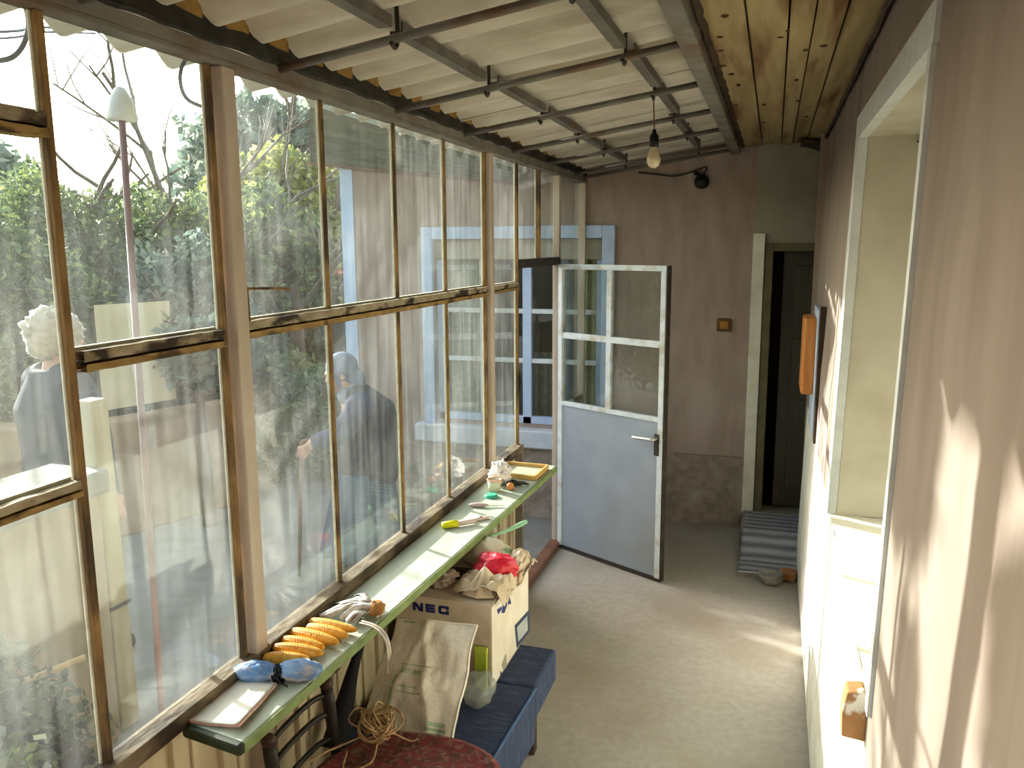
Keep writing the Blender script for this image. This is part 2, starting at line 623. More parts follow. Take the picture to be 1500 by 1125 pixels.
def mull(y, z0, z1, wd=.014, dp=.010, mat=None, parent=None):
    mb = MB().box(XL - dp / 2, XL + dp / 2, y - wd / 2, y + wd / 2, z0, z1)
    mb.cur = 1
    mb.box(XL - dp / 2 - .006, XL - dp / 2 + .002, y - wd / 2 - .003, y + wd / 2 + .003, z0, z1)
    return obj('mullion', mb, [mat or rusty, putty], parent, bevel=.003)


def rail(y0, y1, z, h=.036, dp=.036, parent=None, name='rail'):
    def fn(s0, s1):
        n = max(4, int((y1 - y0) / .03))
        def f(u, v):
            y = y0 + (y1 - y0) * u
            k = .003 * noise.noise(Vector((y * 30, v * 5, z * 7)))
            ring = [(-1, -1), (1, -1), (1, 1), (-1, 1), (-1, -1)][int(round(v * 4))]
            return (XL + ring[0] * (dp / 2) + k, y, z + ring[1] * (h / 2 + k))
        return MB().grid(f, n, 4)
    mb = MB()

    def strip_(z0, z1, d0, d1, amp):
        n = max(6, int((y1 - y0) / .02))

        def f(u, v):
            y = y0 + (y1 - y0) * u
            k = amp * noise.noise(Vector((y * 34, v * 5, z * 7)))
            q = [(0, 0), (1, 0), (1, 1), (0, 1), (0, 0)][int(round(v * 4))]
            return (XL + d0 + (d1 - d0) * q[0] + k, y, z0 + (z1 - z0) * q[1] + k)
        mb.grid(f, n, 4)
    strip_(z - h * .02, z + h / 2, -dp / 2, dp * .42, .0025)
    mb.cur = 1
    mb.box(XL - .018, XL - .007, y0, y1, z + h / 2 - .004, z + h / 2 + .006)
    mb.cur = 2
    strip_(z - h / 2, z - h * .14, -dp / 2, dp / 2, .002)
    mb.cur = 3
    mb.box(XL - dp / 2, XL + dp * .2, y0, y1, z - h * .16, z)
    return obj(name, mb, [rail_mat, putty, ochre, dark_gap], parent)


def pane(y0, y1, z0, z1, parent, mat=None, thick=.003):
    return obj('pane', B(XL - .008 - thick, XL - .008, y0, y1, z0, z1), mat or glass, parent)


w1 = empty('window_1', (XL, .5, SILL), 'nearest glazed bay with large dusty panes and rusty orange bars', 'window', kind='structure')
for y in (.62,):
    mull(y, SILL, TOP, .018, .014, parent=w1)
mull(1.18, SILL - .02, TOP, .017, .014, parent=w1)
mull(1.628, SILL - .02, TOP, .016, .014, parent=w1)
rail(-.85, 1.165, 2.062, .042, .04, w1)
rail(-.85, 1.165, 1.408, .030, .038, w1)
rail(1.198, 1.612, 1.642, .040, .04, w1)
for y0, y1 in ((-.85, .605), (.635, 1.165)):
    for z0, z1 in ((SILL, 1.392), (1.424, 2.04), (2.085, TOP)):
        pane(y0, y1, z0, z1, w1, glass_left)
pane(1.198, 1.612, SILL, 1.622, w1, glass_left)
pane(1.198, 1.612, 1.663, TOP, w1, glass_left)

w2 = empty('window_2', (XL, 2.6, SILL), 'middle glazed bay of four columns and two rows of panes', 'window', kind='structure')
cols = [1.70, 2.115, 2.578, 3.02, 3.478]
rail(1.70, 3.478, 1.652, .042, .04, w2)
for y in cols[1:-1]:
    mull(y, SILL, 1.632, parent=w2)
    mull(y, 1.672, TOP, parent=w2)
mull(3.482, SILL, TOP, .018, .014, parent=w2)
mb = MB().box(XL - .016, XL + .016, 1.694, 1.706, SILL, TOP)
obj('mullion', mb, rusty, w2)
for i in range(4):
    a, b = cols[i] + .011, cols[i + 1] - .011
    if i == 3:
        b -= .004
    pane(a, b, SILL, 1.632, w2)
    pane(a, b, 1.672, TOP, w2)
# loose wire and latch strip in the corner pane
mb = MB().tube(curve_pts([(XL + .012, 1.71, 1.752), (XL + .02, 1.80, 1.748), (XL + .02, 1.88, 1.742)], 8), .004, 6)
mb.tube(curve_pts([(XL + .012, 1.712, 1.755), (XL + .014, 1.71, 1.70), (XL + .012, 1.715, 1.66)], 8), .004, 6)
obj('loose_wire', mb, rusty, w2, smooth=True, label='loose rusty wire bent across the corner pane')

w3 = empty('window_3', (XL, 3.7, SILL), 'narrow glazed bay just before the doorway', 'window', kind='structure')
mull(3.965, SILL - .02, TOP, .018, .014, parent=w3)
rail(3.535, 3.95, 1.652, .036, .038, w3)
pane(3.535, 3.95, SILL, 1.632, w3)
pane(3.535, 3.95, 1.672, TOP, w3)

w4 = empty('window_4', (XL, 4.8, 1.75), 'glazed transom and panes around the open doorway', 'window', kind='structure')
obj('lintel_bar', B(XL - .02, XL + .025, 3.98, 4.76, 1.74, 1.785), dark_metal, w4, bevel=.003)
mull(4.36, 1.785, TOP, .016, .025, parent=w4)
obj('hinge_post', B(XL - .02, XL + .02, 4.745, 4.785, 0, TOP), cream_post, w4, bevel=.003)
pane(3.98, 4.352, 1.785, TOP, w4)
pane(4.368, 4.745, 1.785, TOP, w4)
pane(4.785, 5.40, SILL, TOP, w4)
obj('lower_sheet', B(XL - .01, XL + .005, 4.785, 5.41, 0, SILL), door_paint, w4)
obj('rail', B(XL - .018, XL + .018, 4.785, 5.41, SILL - .02, SILL + .015), rail_mat, w4)

# posts, rails and the low wall under the glazing
pst = empty('trim_1', (XL, 2.5, 0), 'cream painted steel posts and rails that hold the glazing', 'post', kind='structure')
obj('post', B(XL - .02, XL + .028, 1.645, 1.693, 0, TOP), cream_post, pst, bevel=.004)
obj('post', B(XL - .02, XL + .028, 3.496, 3.535, 0, TOP), cream_post, pst, bevel=.004)
obj('post', B(XL - .02, XL + .028, 5.405, 5.445, 0, TOP + .02), cream_post, pst, bevel=.004)
mb = MB().box(XL - .02, XL + .03, -.86, 5.44, TOP, TOP + .012)
mb.box(XL + .018, XL + .03, -.86, 5.44, TOP + .012, TOP + .040)
obj('top_rail', mb, steel_beam, pst, bevel=.002)
obj('sill_rail', B(XL - .022, XL + .03, -.86, 3.98, SILL - .04, SILL), pm('sill_rail_paint', '7d6e58', '64543f', 40, .85, .7, (1, .4, 1), '3a2f24', 11, lo3=.48, hi3=.6), pst, bevel=.003)
obj('threshold', B(XL - .03, XL + .035, 3.98, 4.745, 0, .04), brown_sill, pst, bevel=.005, label='brown wooden threshold of the open doorway')
obj('door_post', B(XL - .022, XL + .028, 3.955, 3.985, 0, SILL - .04), steel_beam, pst, bevel=.003)

wl = empty('wall_left', (XL, 1.5, 0), 'low cream panelled wall under the glazing', 'wall', kind='structure')
obj('panel_sheet', B(XL - .03, XL - .012, -.86, 3.955, -.1, SILL - .04), panel_mat, wl)
mb = MB()
y = .2
while y < 3.9:
    mb.box(XL - .013, XL + .004, y, y + .028, 0, SILL - .042)
    mb.box(XL - .013, XL - .003, y + .07, y + .09, 0, SILL - .042)
    y += .165
obj('panel_ribs', mb, panel_mat, wl, bevel=.003)

# ---- roof
SL = .15


def rz(x):
    return 2.29 + SL * (x + 1.2)


rf = empty('roof', (-.8, 2.5, 2.3), 'grey corrugated sheet roof sloping down to the glazing on a pipe frame', 'roof', kind='structure')
PIT = .168
ys = [-.95, .15, 1.16, 2.16, 3.17, 4.18, 5.44]
for i in range(6):
    y0, y1 = ys[i] - .03, ys[i + 1] + .03
    dz = .075 + .006 * (i % 2)
    ny = int((y1 - y0) / .012)

    def fn(u, v):
        y = y0 + (y1 - y0) * v
        x = -1.47 + 1.24 * u
        return (x, y, rz(x) + dz + .026 * math.sin(2 * math.pi * y / PIT) + .004 * noise.noise(Vector((x * 3, y * 3, i))))
    obj('corrugated_sheet', MB().grid(fn, 10, ny), asbestos, rf, smooth=True, solid=.006)
RY = [-.65, -.02, .62, 1.25, 1.877, 2.545, 3.17, 3.802, 4.415, 5.1, 5.38]
for y in RY:
    obj('rafter', MB().tube([(-1.215, y, rz(-1.215) + .0), (-.27, y, rz(-.27))], .011, 10), steel_pipe, rf, smooth=True)
for xp, offs in ((-.885, 0), (-.452, .004)):
    for a, b in zip(RY[:-2], RY[1:-1]):
        k = .012 if int(a * 10) % 2 else -.008
        mb = MB().bar((xp + k, a + .03, rz(xp) + .022), (xp + k, b - .03, rz(xp) + .022), .034, .008)
        mb.bar((xp + k + .015, a + .03, rz(xp) + .034), (xp + k + .015, b - .03, rz(xp) + .034), .006, .022)
        obj('purlin', mb, steel_pipe, rf)
    for y in RY[2:-1]:
        p = curve_pts([(xp, y + .018, rz(xp) + .085), (xp, y + .02, rz(xp) + .01), (xp, y + .006, rz(xp) - .019), (xp, y - .018, rz(xp) - .012)], 12)
        obj('hook_bolt', MB().tube(p, .0055, 6), dark_metal, rf, smooth=True)
mb = MB()
y = -.8
rng = random.Random(4)
while y < 5.3:
    mb.box(-1.235, -1.205, y - .05, y + .05, 2.33, 2.385 + rng.random() * .008)
    y += PIT
obj('foam_filler', mb, foam, rf, bevel=.01, label='orange-yellow foam blocks filling the sheet waves')
obj('tar_strip', MB().grid(lambda u, v: (-1.196 + .006 * noise.noise(Vector((v * 40, u, 2))) - .02 * u, -.86 + 6.28 * v, 2.298 + .055 * u + .006 * noise.noise(Vector((v * 60, u * 3, 0)))), 3, 220), tar, rf, solid=.012,
    label='black tar paper strip along the top rail')
mb = MB().box(-.285, -.23, -.9, 5.44, 2.405, 2.46)
obj('end_beam', mb, steel_beam, rf, bevel=.004)

cl = empty('ceiling', (0, 2.5, 2.45), 'stained pine board ceiling along the right wall', 'ceiling', kind='structure')
bx = [-.215, -.1, .01, .075, .155, .29]
for i in range(5):
    x0, x1 = bx[i] + .003, bx[i + 1] - .003
    mb = MB().grid(lambda u, v: (x0 + (x1 - x0) * u, -.9 + 6.34 * v, 2.462 - .0 + .008 * (i % 2) + .006 * noise.noise(Vector((v * 8, i * 3.1, u)))), 3, 50)
    obj('ceiling_board', mb, pine, cl, solid=.02)
mb = MB()
rng = random.Random(9)
for k in range(26):
    x, y = rng.uniform(-.2, .25), rng.uniform(1.5, 4.5)
    i = max(j for j in range(5) if bx[j] <= x)
    mb.blob((x, y, 2.452 + .008 * (i % 2)), (.008 + .006 * rng.random(), .012 + .012 * rng.random(), .004), 10, 6)
obj('knot', mb, knot_mat, cl, label='dark knots in the pine boards')['kind'] = 'stuff'
obj('dark_backing', B(-.3, 1.3, -.95, 5.6, 2.5, 2.53), dark_wood, cl)
mb = MB().grid(lambda u, v: (-.222 + .02 * u + .006 * noise.noise(Vector((v * 50, 0, 3))), -.9 + 6.34 * v, 2.44 + .02 * u + .008 * noise.noise(Vector((v * 70, u, 9)))), 2, 200)
obj('broken_edge', mb, dark_wood, cl, solid=.01)
mb = MB().grid(lambda u, v: (.235 + .03 * u + .004 * noise.noise(Vector((v * 50, 0, 3))), -.9 + 5.9 * v, 2.425 + .03 * u + .01 * noise.noise(Vector((v * 30, u, 9)))), 2, 120)
obj('wall_edge_board', mb, dark_wood, cl, solid=.012)
mb = MB().grid(lambda u, v: (.12 + .2 * u, YF - .03 - .3 * v, 2.44 - .10 * u ** 2.0 * (1 - .3 * v)), 8, 6)
obj('corner_lining', mb, dark_wood, cl, solid=.012)

# step with rug at the dark doorway
tag(obj('trim_2', B(-.125, 1.28, 5.05, YF - .002, -.005, .12), plinth_mat, bevel=.015), 'low cement step in front of the dark doorway', 'step', kind='structure')

# ================================================================== THINGS INSIDE
# ---- open metal door
HX, HY = -1.20, 4.735
FX, FY = -.525, 4.367
dd = Vector((FX - HX, FY - HY, 0))
DW = dd.length
dd.normalize()
dn = Vector((dd.y, -dd.x, 0))      # towards the camera
door = empty('door_1', (HX, HY, .02), 'pale blue metal door with glazed top standing open into the corridor', 'door', kind='structure')


def dbox(u0, u1, z0, z1, t0, t1):
    o = Vector((HX, HY, 0))
    p = []
    for z in (z0, z1):
        for u, t in ((u0, t0), (u1, t0), (u1, t1), (u0, t1)):
            q = o + dd * u + dn * t
            p.append((q.x, q.y, z))
    return MB().hexa(p)


mb = MB()
for a in ((0, .032, .02, 1.745, -.02, .018), (DW - .032, DW, .02, 1.745, -.02, .018), (.032, DW - .032, 1.715, 1.745, -.018, .016)):
    t = dbox(*a)
    mb.add(t.v, t.f)
obj('door_frame', mb, door_frame_paint, door, bevel=.003)
mb = MB()
for a in ((-.004, 0, .02, 1.745, -.022, .012), (DW, DW + .008, .015, 1.745, -.022, .012), (0, DW + .008, .002, .022, -.022, .012)):
    t = dbox(*a)
    mb.add(t.v, t.f)
obj('rusty_edge', mb, dark_metal, door, bevel=.002, label='dark rusty edge strip along the bottom and closing side')
obj('lower_panel', dbox(.03, DW - .03, .022, .925, -.008, .010), door_paint, door, bevel=.004)
obj('rail', dbox(.0, DW, .905, .93, -.02, .017), door_frame_paint, door, bevel=.002)
obj('muntin', dbox(.032, DW - .032, 1.31, 1.345, -.014, .015), door_frame_paint, door, bevel=.002)
obj('muntin', dbox(.366, .40, .93, 1.715, -.012, .014), door_frame_paint, door, bevel=.002)
for u0, u1 in ((.032, .366), (.40, DW - .032)):
    for z0, z1 in ((.93, 1.31), (1.345, 1.715)):
        obj('pane', dbox(u0, u1, z0, z1, -.004, -.001), glass_door, door)
o0 = Vector((HX, HY, 0))


def dp(u, t, z):
    q = o0 + dd * u + dn * t
    return Vector((q.x, q.y, z))


hd = empty('handle', (0, 0, 0))
hd.parent = door
hd.location = dp(.72, .01, .8) - Vector((HX, HY, .02))
chrome = pm('worn_chrome', 'c9c8c2', 'b1afa6', 30, .35, metal=.6)
obj('lever', MB().tube(curve_pts([dp(.735, .012, .815), dp(.733, .05, .815), dp(.70, .058, .813), dp(.60, .056, .808)], 14), .0085, 10), chrome, hd, smooth=True)
obj('key_plate', dbox(.718, .752, .72, .84, .012, .020), dark_metal, hd, bevel=.002)

# ---- green shelf
shelf = empty('wall_shelf', (-1.1, 2.5, .775), 'long narrow green painted shelf board under the glazing', 'shelf')
top = [(-1.197, 1.385, .80), (-1.046, 1.362, .80), (-.962, 3.735, .80), (-1.197, 3.75, .80)]
obj('board', MB().prism(top, (0, 0, -.024)), green_paint, shelf, bevel=.004)
obj('front_edge', MB().prism([(-1.046, 1.362, .798), (-1.040, 1.362, .798), (-.956, 3.735, .798), (-.962, 3.735, .798)], (0, 0, -.026)), green_edge, shelf, bevel=.002,
    label='brighter green front edge')
obj('end_strip', MB().prism([(-1.21, 1.368, .802), (-1.20, 1.385, .802), (-1.04, 1.362, .800), (-1.043, 1.345, .800)], (0, 0, -.028)), pm('dark_green_end', '333a26', '22281a', 20, .6), shelf, bevel=.006,
    label='dark rounded near end of the board')
for y in (1.72, 2.35, 3.0, 3.6):
    obj('bracket', MB().prism([(-1.198, y, .776), (-1.02, y, .776), (-1.198, y, .62)], (0, .02, 0)), steel_beam, shelf)
SZ = .8005

# paper pad
pad = empty('paper_pad', (-1.15, 1.47, SZ), 'curled white paper pad with pinkish edges at the near end of the shelf', 'paper pad')
pc = [Vector((-1.205, 1.384, 0)), Vector((-1.072, 1.388, 0)), Vector((-1.098, 1.572, 0)), Vector((-1.194, 1.568, 0))]


def padf(dz, sh=0):
    def fn(u, v):
        a = pc[0].lerp(pc[1], u)
        b = pc[3].lerp(pc[2], u)
        q = a.lerp(b, v)
        z = SZ + dz + .010 * u ** 3 * (1 - v) + .004 * (v ** 4) + .0015 * noise.noise(Vector((u * 3, v * 4, dz * 90)))
        return (q.x + sh, q.y + sh, z)
    return fn


obj('page_stack', MB().grid(padf(.006), 12, 12), pm('pinkish_paper_edge', 'd9b3a6', 'c79a8c', 60, .9), pad, solid=.006, label='pinkish edges of the stacked pages')
obj('top_page', MB().grid(padf(.0105, -.0015), 12, 12), pm('white_paper', 'd8d4c8', 'c9c5b8', 8, .9, c3='cfcabb', scale3=14, stretch=(1, 1, 1)), pad, smooth=True, solid=.001, label='white top page')

# blue bundle tied in the middle
bb = empty('tied_bundle', (-1.11, 1.61, SZ), 'blue and white yarn bundle tied in the middle with black string', 'bundle')
rot = Matrix.Rotation(math.atan2(.061, .202), 3, 'Z')
bm_blue = pm('blue_white_yarn', '5f85b8', '93a9c4', 60, .9, .6, (.3, 1, 1), 'b9aeb0', 30, lo3=.48, hi3=.60)
for sx in (-1, 1):
    c = Vector((-1.112, 1.600, SZ + .027)) + rot @ Vector((sx * .052, .004 * sx, 0))
    obj('skein_end', MB().blob(c, (.058, .031, .027), 28, 18, .16, 3.5, 5 + sx, .10, rot, SZ), bm_blue, bb, smooth=True)
mb = MB()
for k in range(5):
    c = Vector((-1.112, 1.600, SZ + .02)) + rot @ Vector(((k - 2) * .004, 0, 0))
    pts = [c + rot @ Vector((.003 * math.sin(a * 2 + k), .021 * math.cos(a), .02 * math.sin(a))) for a in [2 * math.pi * i / 16 for i in range(17)]]
    mb.tube(pts, .0028, 6)
mb.tube(curve_pts([(-1.11, 1.585, SZ + .03), (-1.09, 1.57, SZ + .02), (-1.07, 1.575, SZ + .006)], 10), .002, 6)
obj('string', mb, pm('black_string', '1d1c20', '101013', 40, .9), bb, smooth=True)

# corn cobs
corn = pm('dried_corn', 'dba038', 'cc8c28', 70, .5, .1, c3='e3b355', scale3=30)
cornw = pm('cob_tip', 'd8c6a0', 'b99c6a', 40, .9)
cobs = [((-1.194, 1.664), (-1.080, 1.692), .0165, 'orange corn cob, nearest of the row, lying behind the blue bundle'),
        ((-1.195, 1.712), (-1.060, 1.724), .0185, 'second corn cob of the row, fattest and most evenly yellow'),
        ((-1.200, 1.756), (-1.072, 1.753), .018, 'third corn cob of the row, counted from the blue bundle'),
        ((-1.202, 1.803), (-1.050, 1.786), .019, 'longest corn cob, fourth of the row from the blue bundle'),
        ((-1.175, 1.842), (-1.045, 1.828), .018, 'fifth corn cob of the row, last but one before the husks'),
        ((-1.190, 1.880), (-1.040, 1.868), .016, 'slimmest corn cob, farthest of the row, touching the pale husks')]
for k, (a, b, r, lab) in enumerate(cobs):
    A, Bv = Vector((a[0], a[1], 0)), Vector((b[0], b[1], 0))
    L = (Bv - A).length
    root = empty('corn_cob', (A.x, A.y, SZ), lab, 'corn cob', 'dried corn cobs on the shelf')
    root.rotation_euler = (0, 0, 0)
    ax = (Bv - A).normalized()
    sdv = Vector((-ax.y, ax.x, 0))
    nu, nv = 64, 60

    def fn(u, v):
        t = 2 * math.pi * u
        prof = r * 1.08 * min(1, (math.sin(math.pi * min(1, v * .93 + .07)) ** .38)) * (1 - .22 * v)
        ker = abs(math.sin(t * 7)) ** .6 * abs(math.sin(math.pi * v * 17 + (int(u * 14) % 2) * 1.57)) ** .6
        rr = prof * (.93 + .09 * ker)
        p = A + ax * (L * v) + Vector((0, 0, SZ + r * 1.05)) + rr * (math.cos(t) * sdv + math.sin(t) * Vector((0, 0, 1)))
        p.z += .006 * math.sin(k + v * 3) * 0
        return p
    obj('kernels', MB().grid(fn, nu, nv), corn, root, smooth=True)
    s_ = A - ax * .006
    obj('cob_stub', MB().tube([s_ + Vector((0, 0, SZ + r * .95)), A + ax * .012 + Vector((0, 0, SZ + r * .95))], [r * .35, r * .5], 10), cornw, root, smooth=True)

# husks
hk = empty('corn_husks', (-1.09, 1.96, SZ), 'pale torn corn husks gathered beside the corn cobs', 'corn husks')
rng = random.Random(12)
mb = MB()


def strip(ctrl, wd, twist=0.0):
    P = curve_pts(ctrl, 16)
    vs, fs = [], []
    for i, p in enumerate(P):
        d = (P[min(i + 1, len(P) - 1)] - P[max(0, i - 1)]).normalized()
        sd_ = d.cross(Vector((0, 0, 1)))
        sd_ = sd_.normalized() if sd_.length > .05 else Vector((0, 1, 0))
        up_ = sd_.cross(d)
        a = twist * i / 16
        ww = wd * (.35 + .65 * math.sin(math.pi * (i / len(P) * .85 + .12)))
        q = (math.cos(a) * sd_ + math.sin(a) * up_) * ww / 2
        vs += [p - q, p + up_ * ww * .18, p + q]
    for i in range(len(P) - 1):
        for k in range(2):
            fs.append((i * 3 + k, i * 3 + k + 1, (i + 1) * 3 + k + 1, (i + 1) * 3 + k))
    return vs, fs


for k in range(26):
    a0 = Vector((-1.055 + rng.uniform(-.014, .014), 1.985 + rng.uniform(-.02, .02), SZ + .02 + rng.uniform(0, .02)))
    t = rng.random()
    e0 = Vector((-1.19 + .07 * rng.random(), 1.90 + .17 * t, SZ + .006 + .018 * rng.random()))
    m0 = a0.lerp(e0, .5) + Vector((0, 0, .012 + .014 * rng.random()))
    mb.add(*strip([a0, m0, e0], .012 + .010 * rng.random(), rng.uniform(-1.5, 1.5)))
for k in range(8):
    a0 = Vector((-1.06, 1.97, SZ + .02))
    e0 = Vector((-1.10 + .03 * rng.random(), 1.905 + .01 * rng.random(), SZ + .008 + .01 * rng.random()))
    mb.add(*strip([a0, a0.lerp(e0, .5) + Vector((0, 0, .015)), e0], .014, rng.uniform(-1, 1)))
obj('husk_leaves', mb, pm('pale_husk', 'd8d4d0', 'a99f97', 30, .85, .2, c3='7d736d', scale3=18), hk, smooth=True, solid=.0012)
obj('husk_knot', MB().blob((-1.045, 1.992, SZ + .025), (.026, .03, .024), 20, 14, .25, 3, 2, .15, None, SZ), pm('orange_brown_husk', 'b98750', '8d5f33', 30, .85, .5), hk, smooth=True,
    label='orange-brown tied end of the husks')
mb = MB()
for k in range(2):
    x0 = -.985 + .004 * k
    mb.add(*strip([(-1.05, 1.915 - .012 * k, SZ + .022), (-1.0, 1.90 - .01 * k, SZ + .022), (-.962 - .0 * k, 1.885 - .012 * k, SZ + .008), (-.945, 1.873 - .012 * k, SZ - .03), (-.948, 1.868 - .012 * k, SZ - .03 - .03 * (k + 1))], .010, .9))
obj('hanging_strand', mb, pm('pale_husk_strand', 'cfc6bd', 'b39b83', 30, .85), hk, smooth=True, solid=.0012, label='strand of husk hanging over the shelf edge')

# small things on the far half of the shelf
o = MB()
yl = empty('marker', (-1.115, 2.765, SZ), 'short marker with bright yellow cap lying on the sunlit shelf', 'marker')
obj('cap', MB().tube([(-1.145, 2.735, SZ + .014), (-1.10, 2.775, SZ + .014)], [.013, .014], 14), pm('bright_yellow', 'e3dc1e', 'd3cc12', 8, .4), yl, smooth=True, label='bright yellow cap')
obj('barrel', MB().tube([(-1.10, 2.775, SZ + .013), (-1.06, 2.812, SZ + .012), (-1.045, 2.826, SZ + .012)], [.0115, .010, .006], 12), pm('pale_pink_plastic', 'd9c3bb', 'cdb4ab', 8, .5), yl, smooth=True)
pg = empty('clothes_peg', (-1.04, 2.86, SZ), 'pale pinkish clothes peg lying just beyond the yellow marker', 'clothes peg')
for s_ in (-1, 1):
    obj('peg_half', MB().bar((-1.075, 2.838 + s_ * .006, SZ + .007), (-1.018, 2.9 + s_ * .003, SZ + .007), .009, .012), pm('pale_pink_plastic', 'd9c3bb', 'cdb4ab', 8, .5), pg, bevel=.002)
obj('spring', MB().tube([(-1.055, 2.85, SZ + .006), (-1.04, 2.876, SZ + .017), (-1.035, 2.88, SZ + .006)], .003, 6), chrome, pg)
kn = empty('folding_knife', (-1.09, 3.03, SZ), 'pinkish folding knife lying across the shelf near the green lid', 'knife')
obj('handle', MB().blob((-1.105, 3.022, SZ + .009), (.042, .012, .009), 20, 10, 0, 1, 0, 0, Matrix.Rotation(.25, 3, 'Z')), pm('pink_grey_handle', 'bfa6a2', 'a98e8b', 20, .5), kn, smooth=True)
obj('blade', MB().prism([(-1.068, 3.024, SZ + .006), (-1.06, 3.044, SZ + .006), (-1.015, 3.052, SZ + .006), (-1.0, 3.046, SZ + .006)], (0, 0, .002)), chrome, kn)
ld = empty('jar_lid', (-1.10, 3.165, SZ), 'small turquoise green lid below the crumpled white tissue', 'lid')
ld.rotation_euler = (0, 0, 0)
obj('disc', MB().lathe([(0, SZ), (.026, SZ), (.0275, SZ + .003), (.0275, SZ + .010), (.024, SZ + .013), (0, SZ + .012)], 28, (-1.10, 3.165, 0)), pm('turquoise_plastic', '3fae8c', '35997a', 8, .4), ld, smooth=False)
obj('rim', MB().lathe([(.0275, SZ + .001), (.030, SZ + .002), (.030, SZ + .005), (.0275, SZ + .006)], 28, (-1.10, 3.165, 0)), pm('turquoise_rim', '56c3a2', '4ab492', 8, .4), ld)
ts = empty('tissue', (-1.12, 3.35, SZ), 'crumpled white tissue standing on the shelf beside the wooden tray', 'tissue')
obj('crumpled_sheet', MB().blob((-1.125, 3.36, SZ + .05), (.055, .055, .062), 36, 26, .35, 3.2, 3, .3, None, SZ), pm('white_tissue', 'f0e9e4', 'e2d8d2', 20, .95, .3), ts, smooth=True)
jr = empty('plastic_cup', (-1.115, 3.255, SZ), 'small translucent cup with pinkish rim in front of the tissue', 'cup')
obj('cup_body', MB().lathe([(0, SZ + .001), (.024, SZ + .001), (.031, SZ + .05), (.029, SZ + .05), (.022, SZ + .004), (0, SZ + .004)], 24, (-1.115, 3.255, 0)), pm('milky_cup', 'd8d4b8', 'c9c6a8', 10, .4), jr, smooth=True)
obj('rim', MB().lathe([(.030, SZ + .047), (.034, SZ + .049), (.034, SZ + .053), (.030, SZ + .054), (.029, SZ + .05)], 24, (-1.115, 3.255, 0)), pm('pink_rim', 'd79a86', 'c98a76', 10, .5), jr)
ro = empty('rubber_ball', (-1.045, 3.285, SZ), 'small orange ball between the white tissue and the black pliers', 'ball')
obj('skin', MB().blob((-1.052, 3.285, SZ + .017), (.017, .017, .017), 20, 14, .03, 4, 1), pm('orange_rubber', 'd98a4a', 'c67a3c', 20, .6), ro, smooth=True)
pl = empty('pliers', (-1.02, 3.36, SZ), 'black handled pliers lying in front of the wooden tray', 'pliers')
for s_ in (-1, 1):
    obj('grip', MB().tube(curve_pts([(-1.04, 3.352, SZ + .013), (-1.06, 3.352 + s_ * .016, SZ + .013), (-1.085, 3.35 + s_ * .021, SZ + .012)], 10), [.008 + .002 * math.sin(i / 3) for i in range(11)], 10), pm('black_grip', '1f2420', '141815', 20, .5), pl, smooth=True)
    obj('jaw', MB().tube([(-1.042, 3.352, SZ + .013), (-1.02, 3.362 + s_ * .004, SZ + .012), (-.99, 3.368, SZ + .008)], [.010, .008, .003], 8), dark_metal, pl, smooth=True)
tr = empty('wooden_tray', (-1.07, 3.56, SZ), 'shallow wooden frame tray at the far end of the green shelf', 'tray')
tc_ = [Vector((-1.165, 3.47, SZ)), Vector((-.99, 3.455, SZ)), Vector((-.985, 3.66, SZ)), Vector((-1.185, 3.665, SZ))]
ymat = pm('honey_wood', 'c9a564', 'b89250', 10, .6, .1, (1, .3, 1))
for i in range(4):
    a, b = tc_[i] + Vector((0, 0, .011)), tc_[(i + 1) % 4] + Vector((0, 0, .011))
    obj('frame_side', MB().bar(a, b, .012, .022), ymat, tr, bevel=.002)
obj('base', MB().prism([p + Vector((0, 0, .002)) for p in tc_], (0, 0, .004)), pm('tray_base', 'b9bca0', 'a5a98e', 10, .4), tr)

# ---- bench with box, sack and bags
bench_cloth = pm('dark_blue_cloth', '3d4865', '333e5a', 60, .9, .5, (1, 6, 1), '4d5870', 14)
bn = empty('bench', (-.95, 2.35, 0), 'low bench covered in dark blue cloth under the shelf', 'bench')
BZ = .385
obj('seat_pad', B(-1.19, -.70, 2.46, 2.735, BZ - .125, BZ), bench_cloth, bn, bevel=.012)
obj('seat_pad', MB().prism([(-1.19, 1.985, BZ), (-.715, 1.985, BZ), (-.698, 2.452, BZ), (-1.19, 2.452, BZ)], (0, 0, -.20)), bench_cloth, bn, bevel=.012)
obj('piping', MB().tube(curve_pts([(-.714, 1.99, BZ - .003), (-.705, 2.25, BZ - .001), (-.699, 2.45, BZ - .003)], 12), .005, 8), pm('blue_piping', '4a648c', '3d567c', 20, .8), bn, smooth=True, label='lighter blue seam along the front edge')
for x in (-1.14, -.78):
    for y in (2.04, 2.66):
        obj('leg', B(x - .02, x + .02, y - .02, y + .02, 0, BZ - .12 - (.075 if y < 2.3 else 0)), dark_wood, bn, bevel=.003)

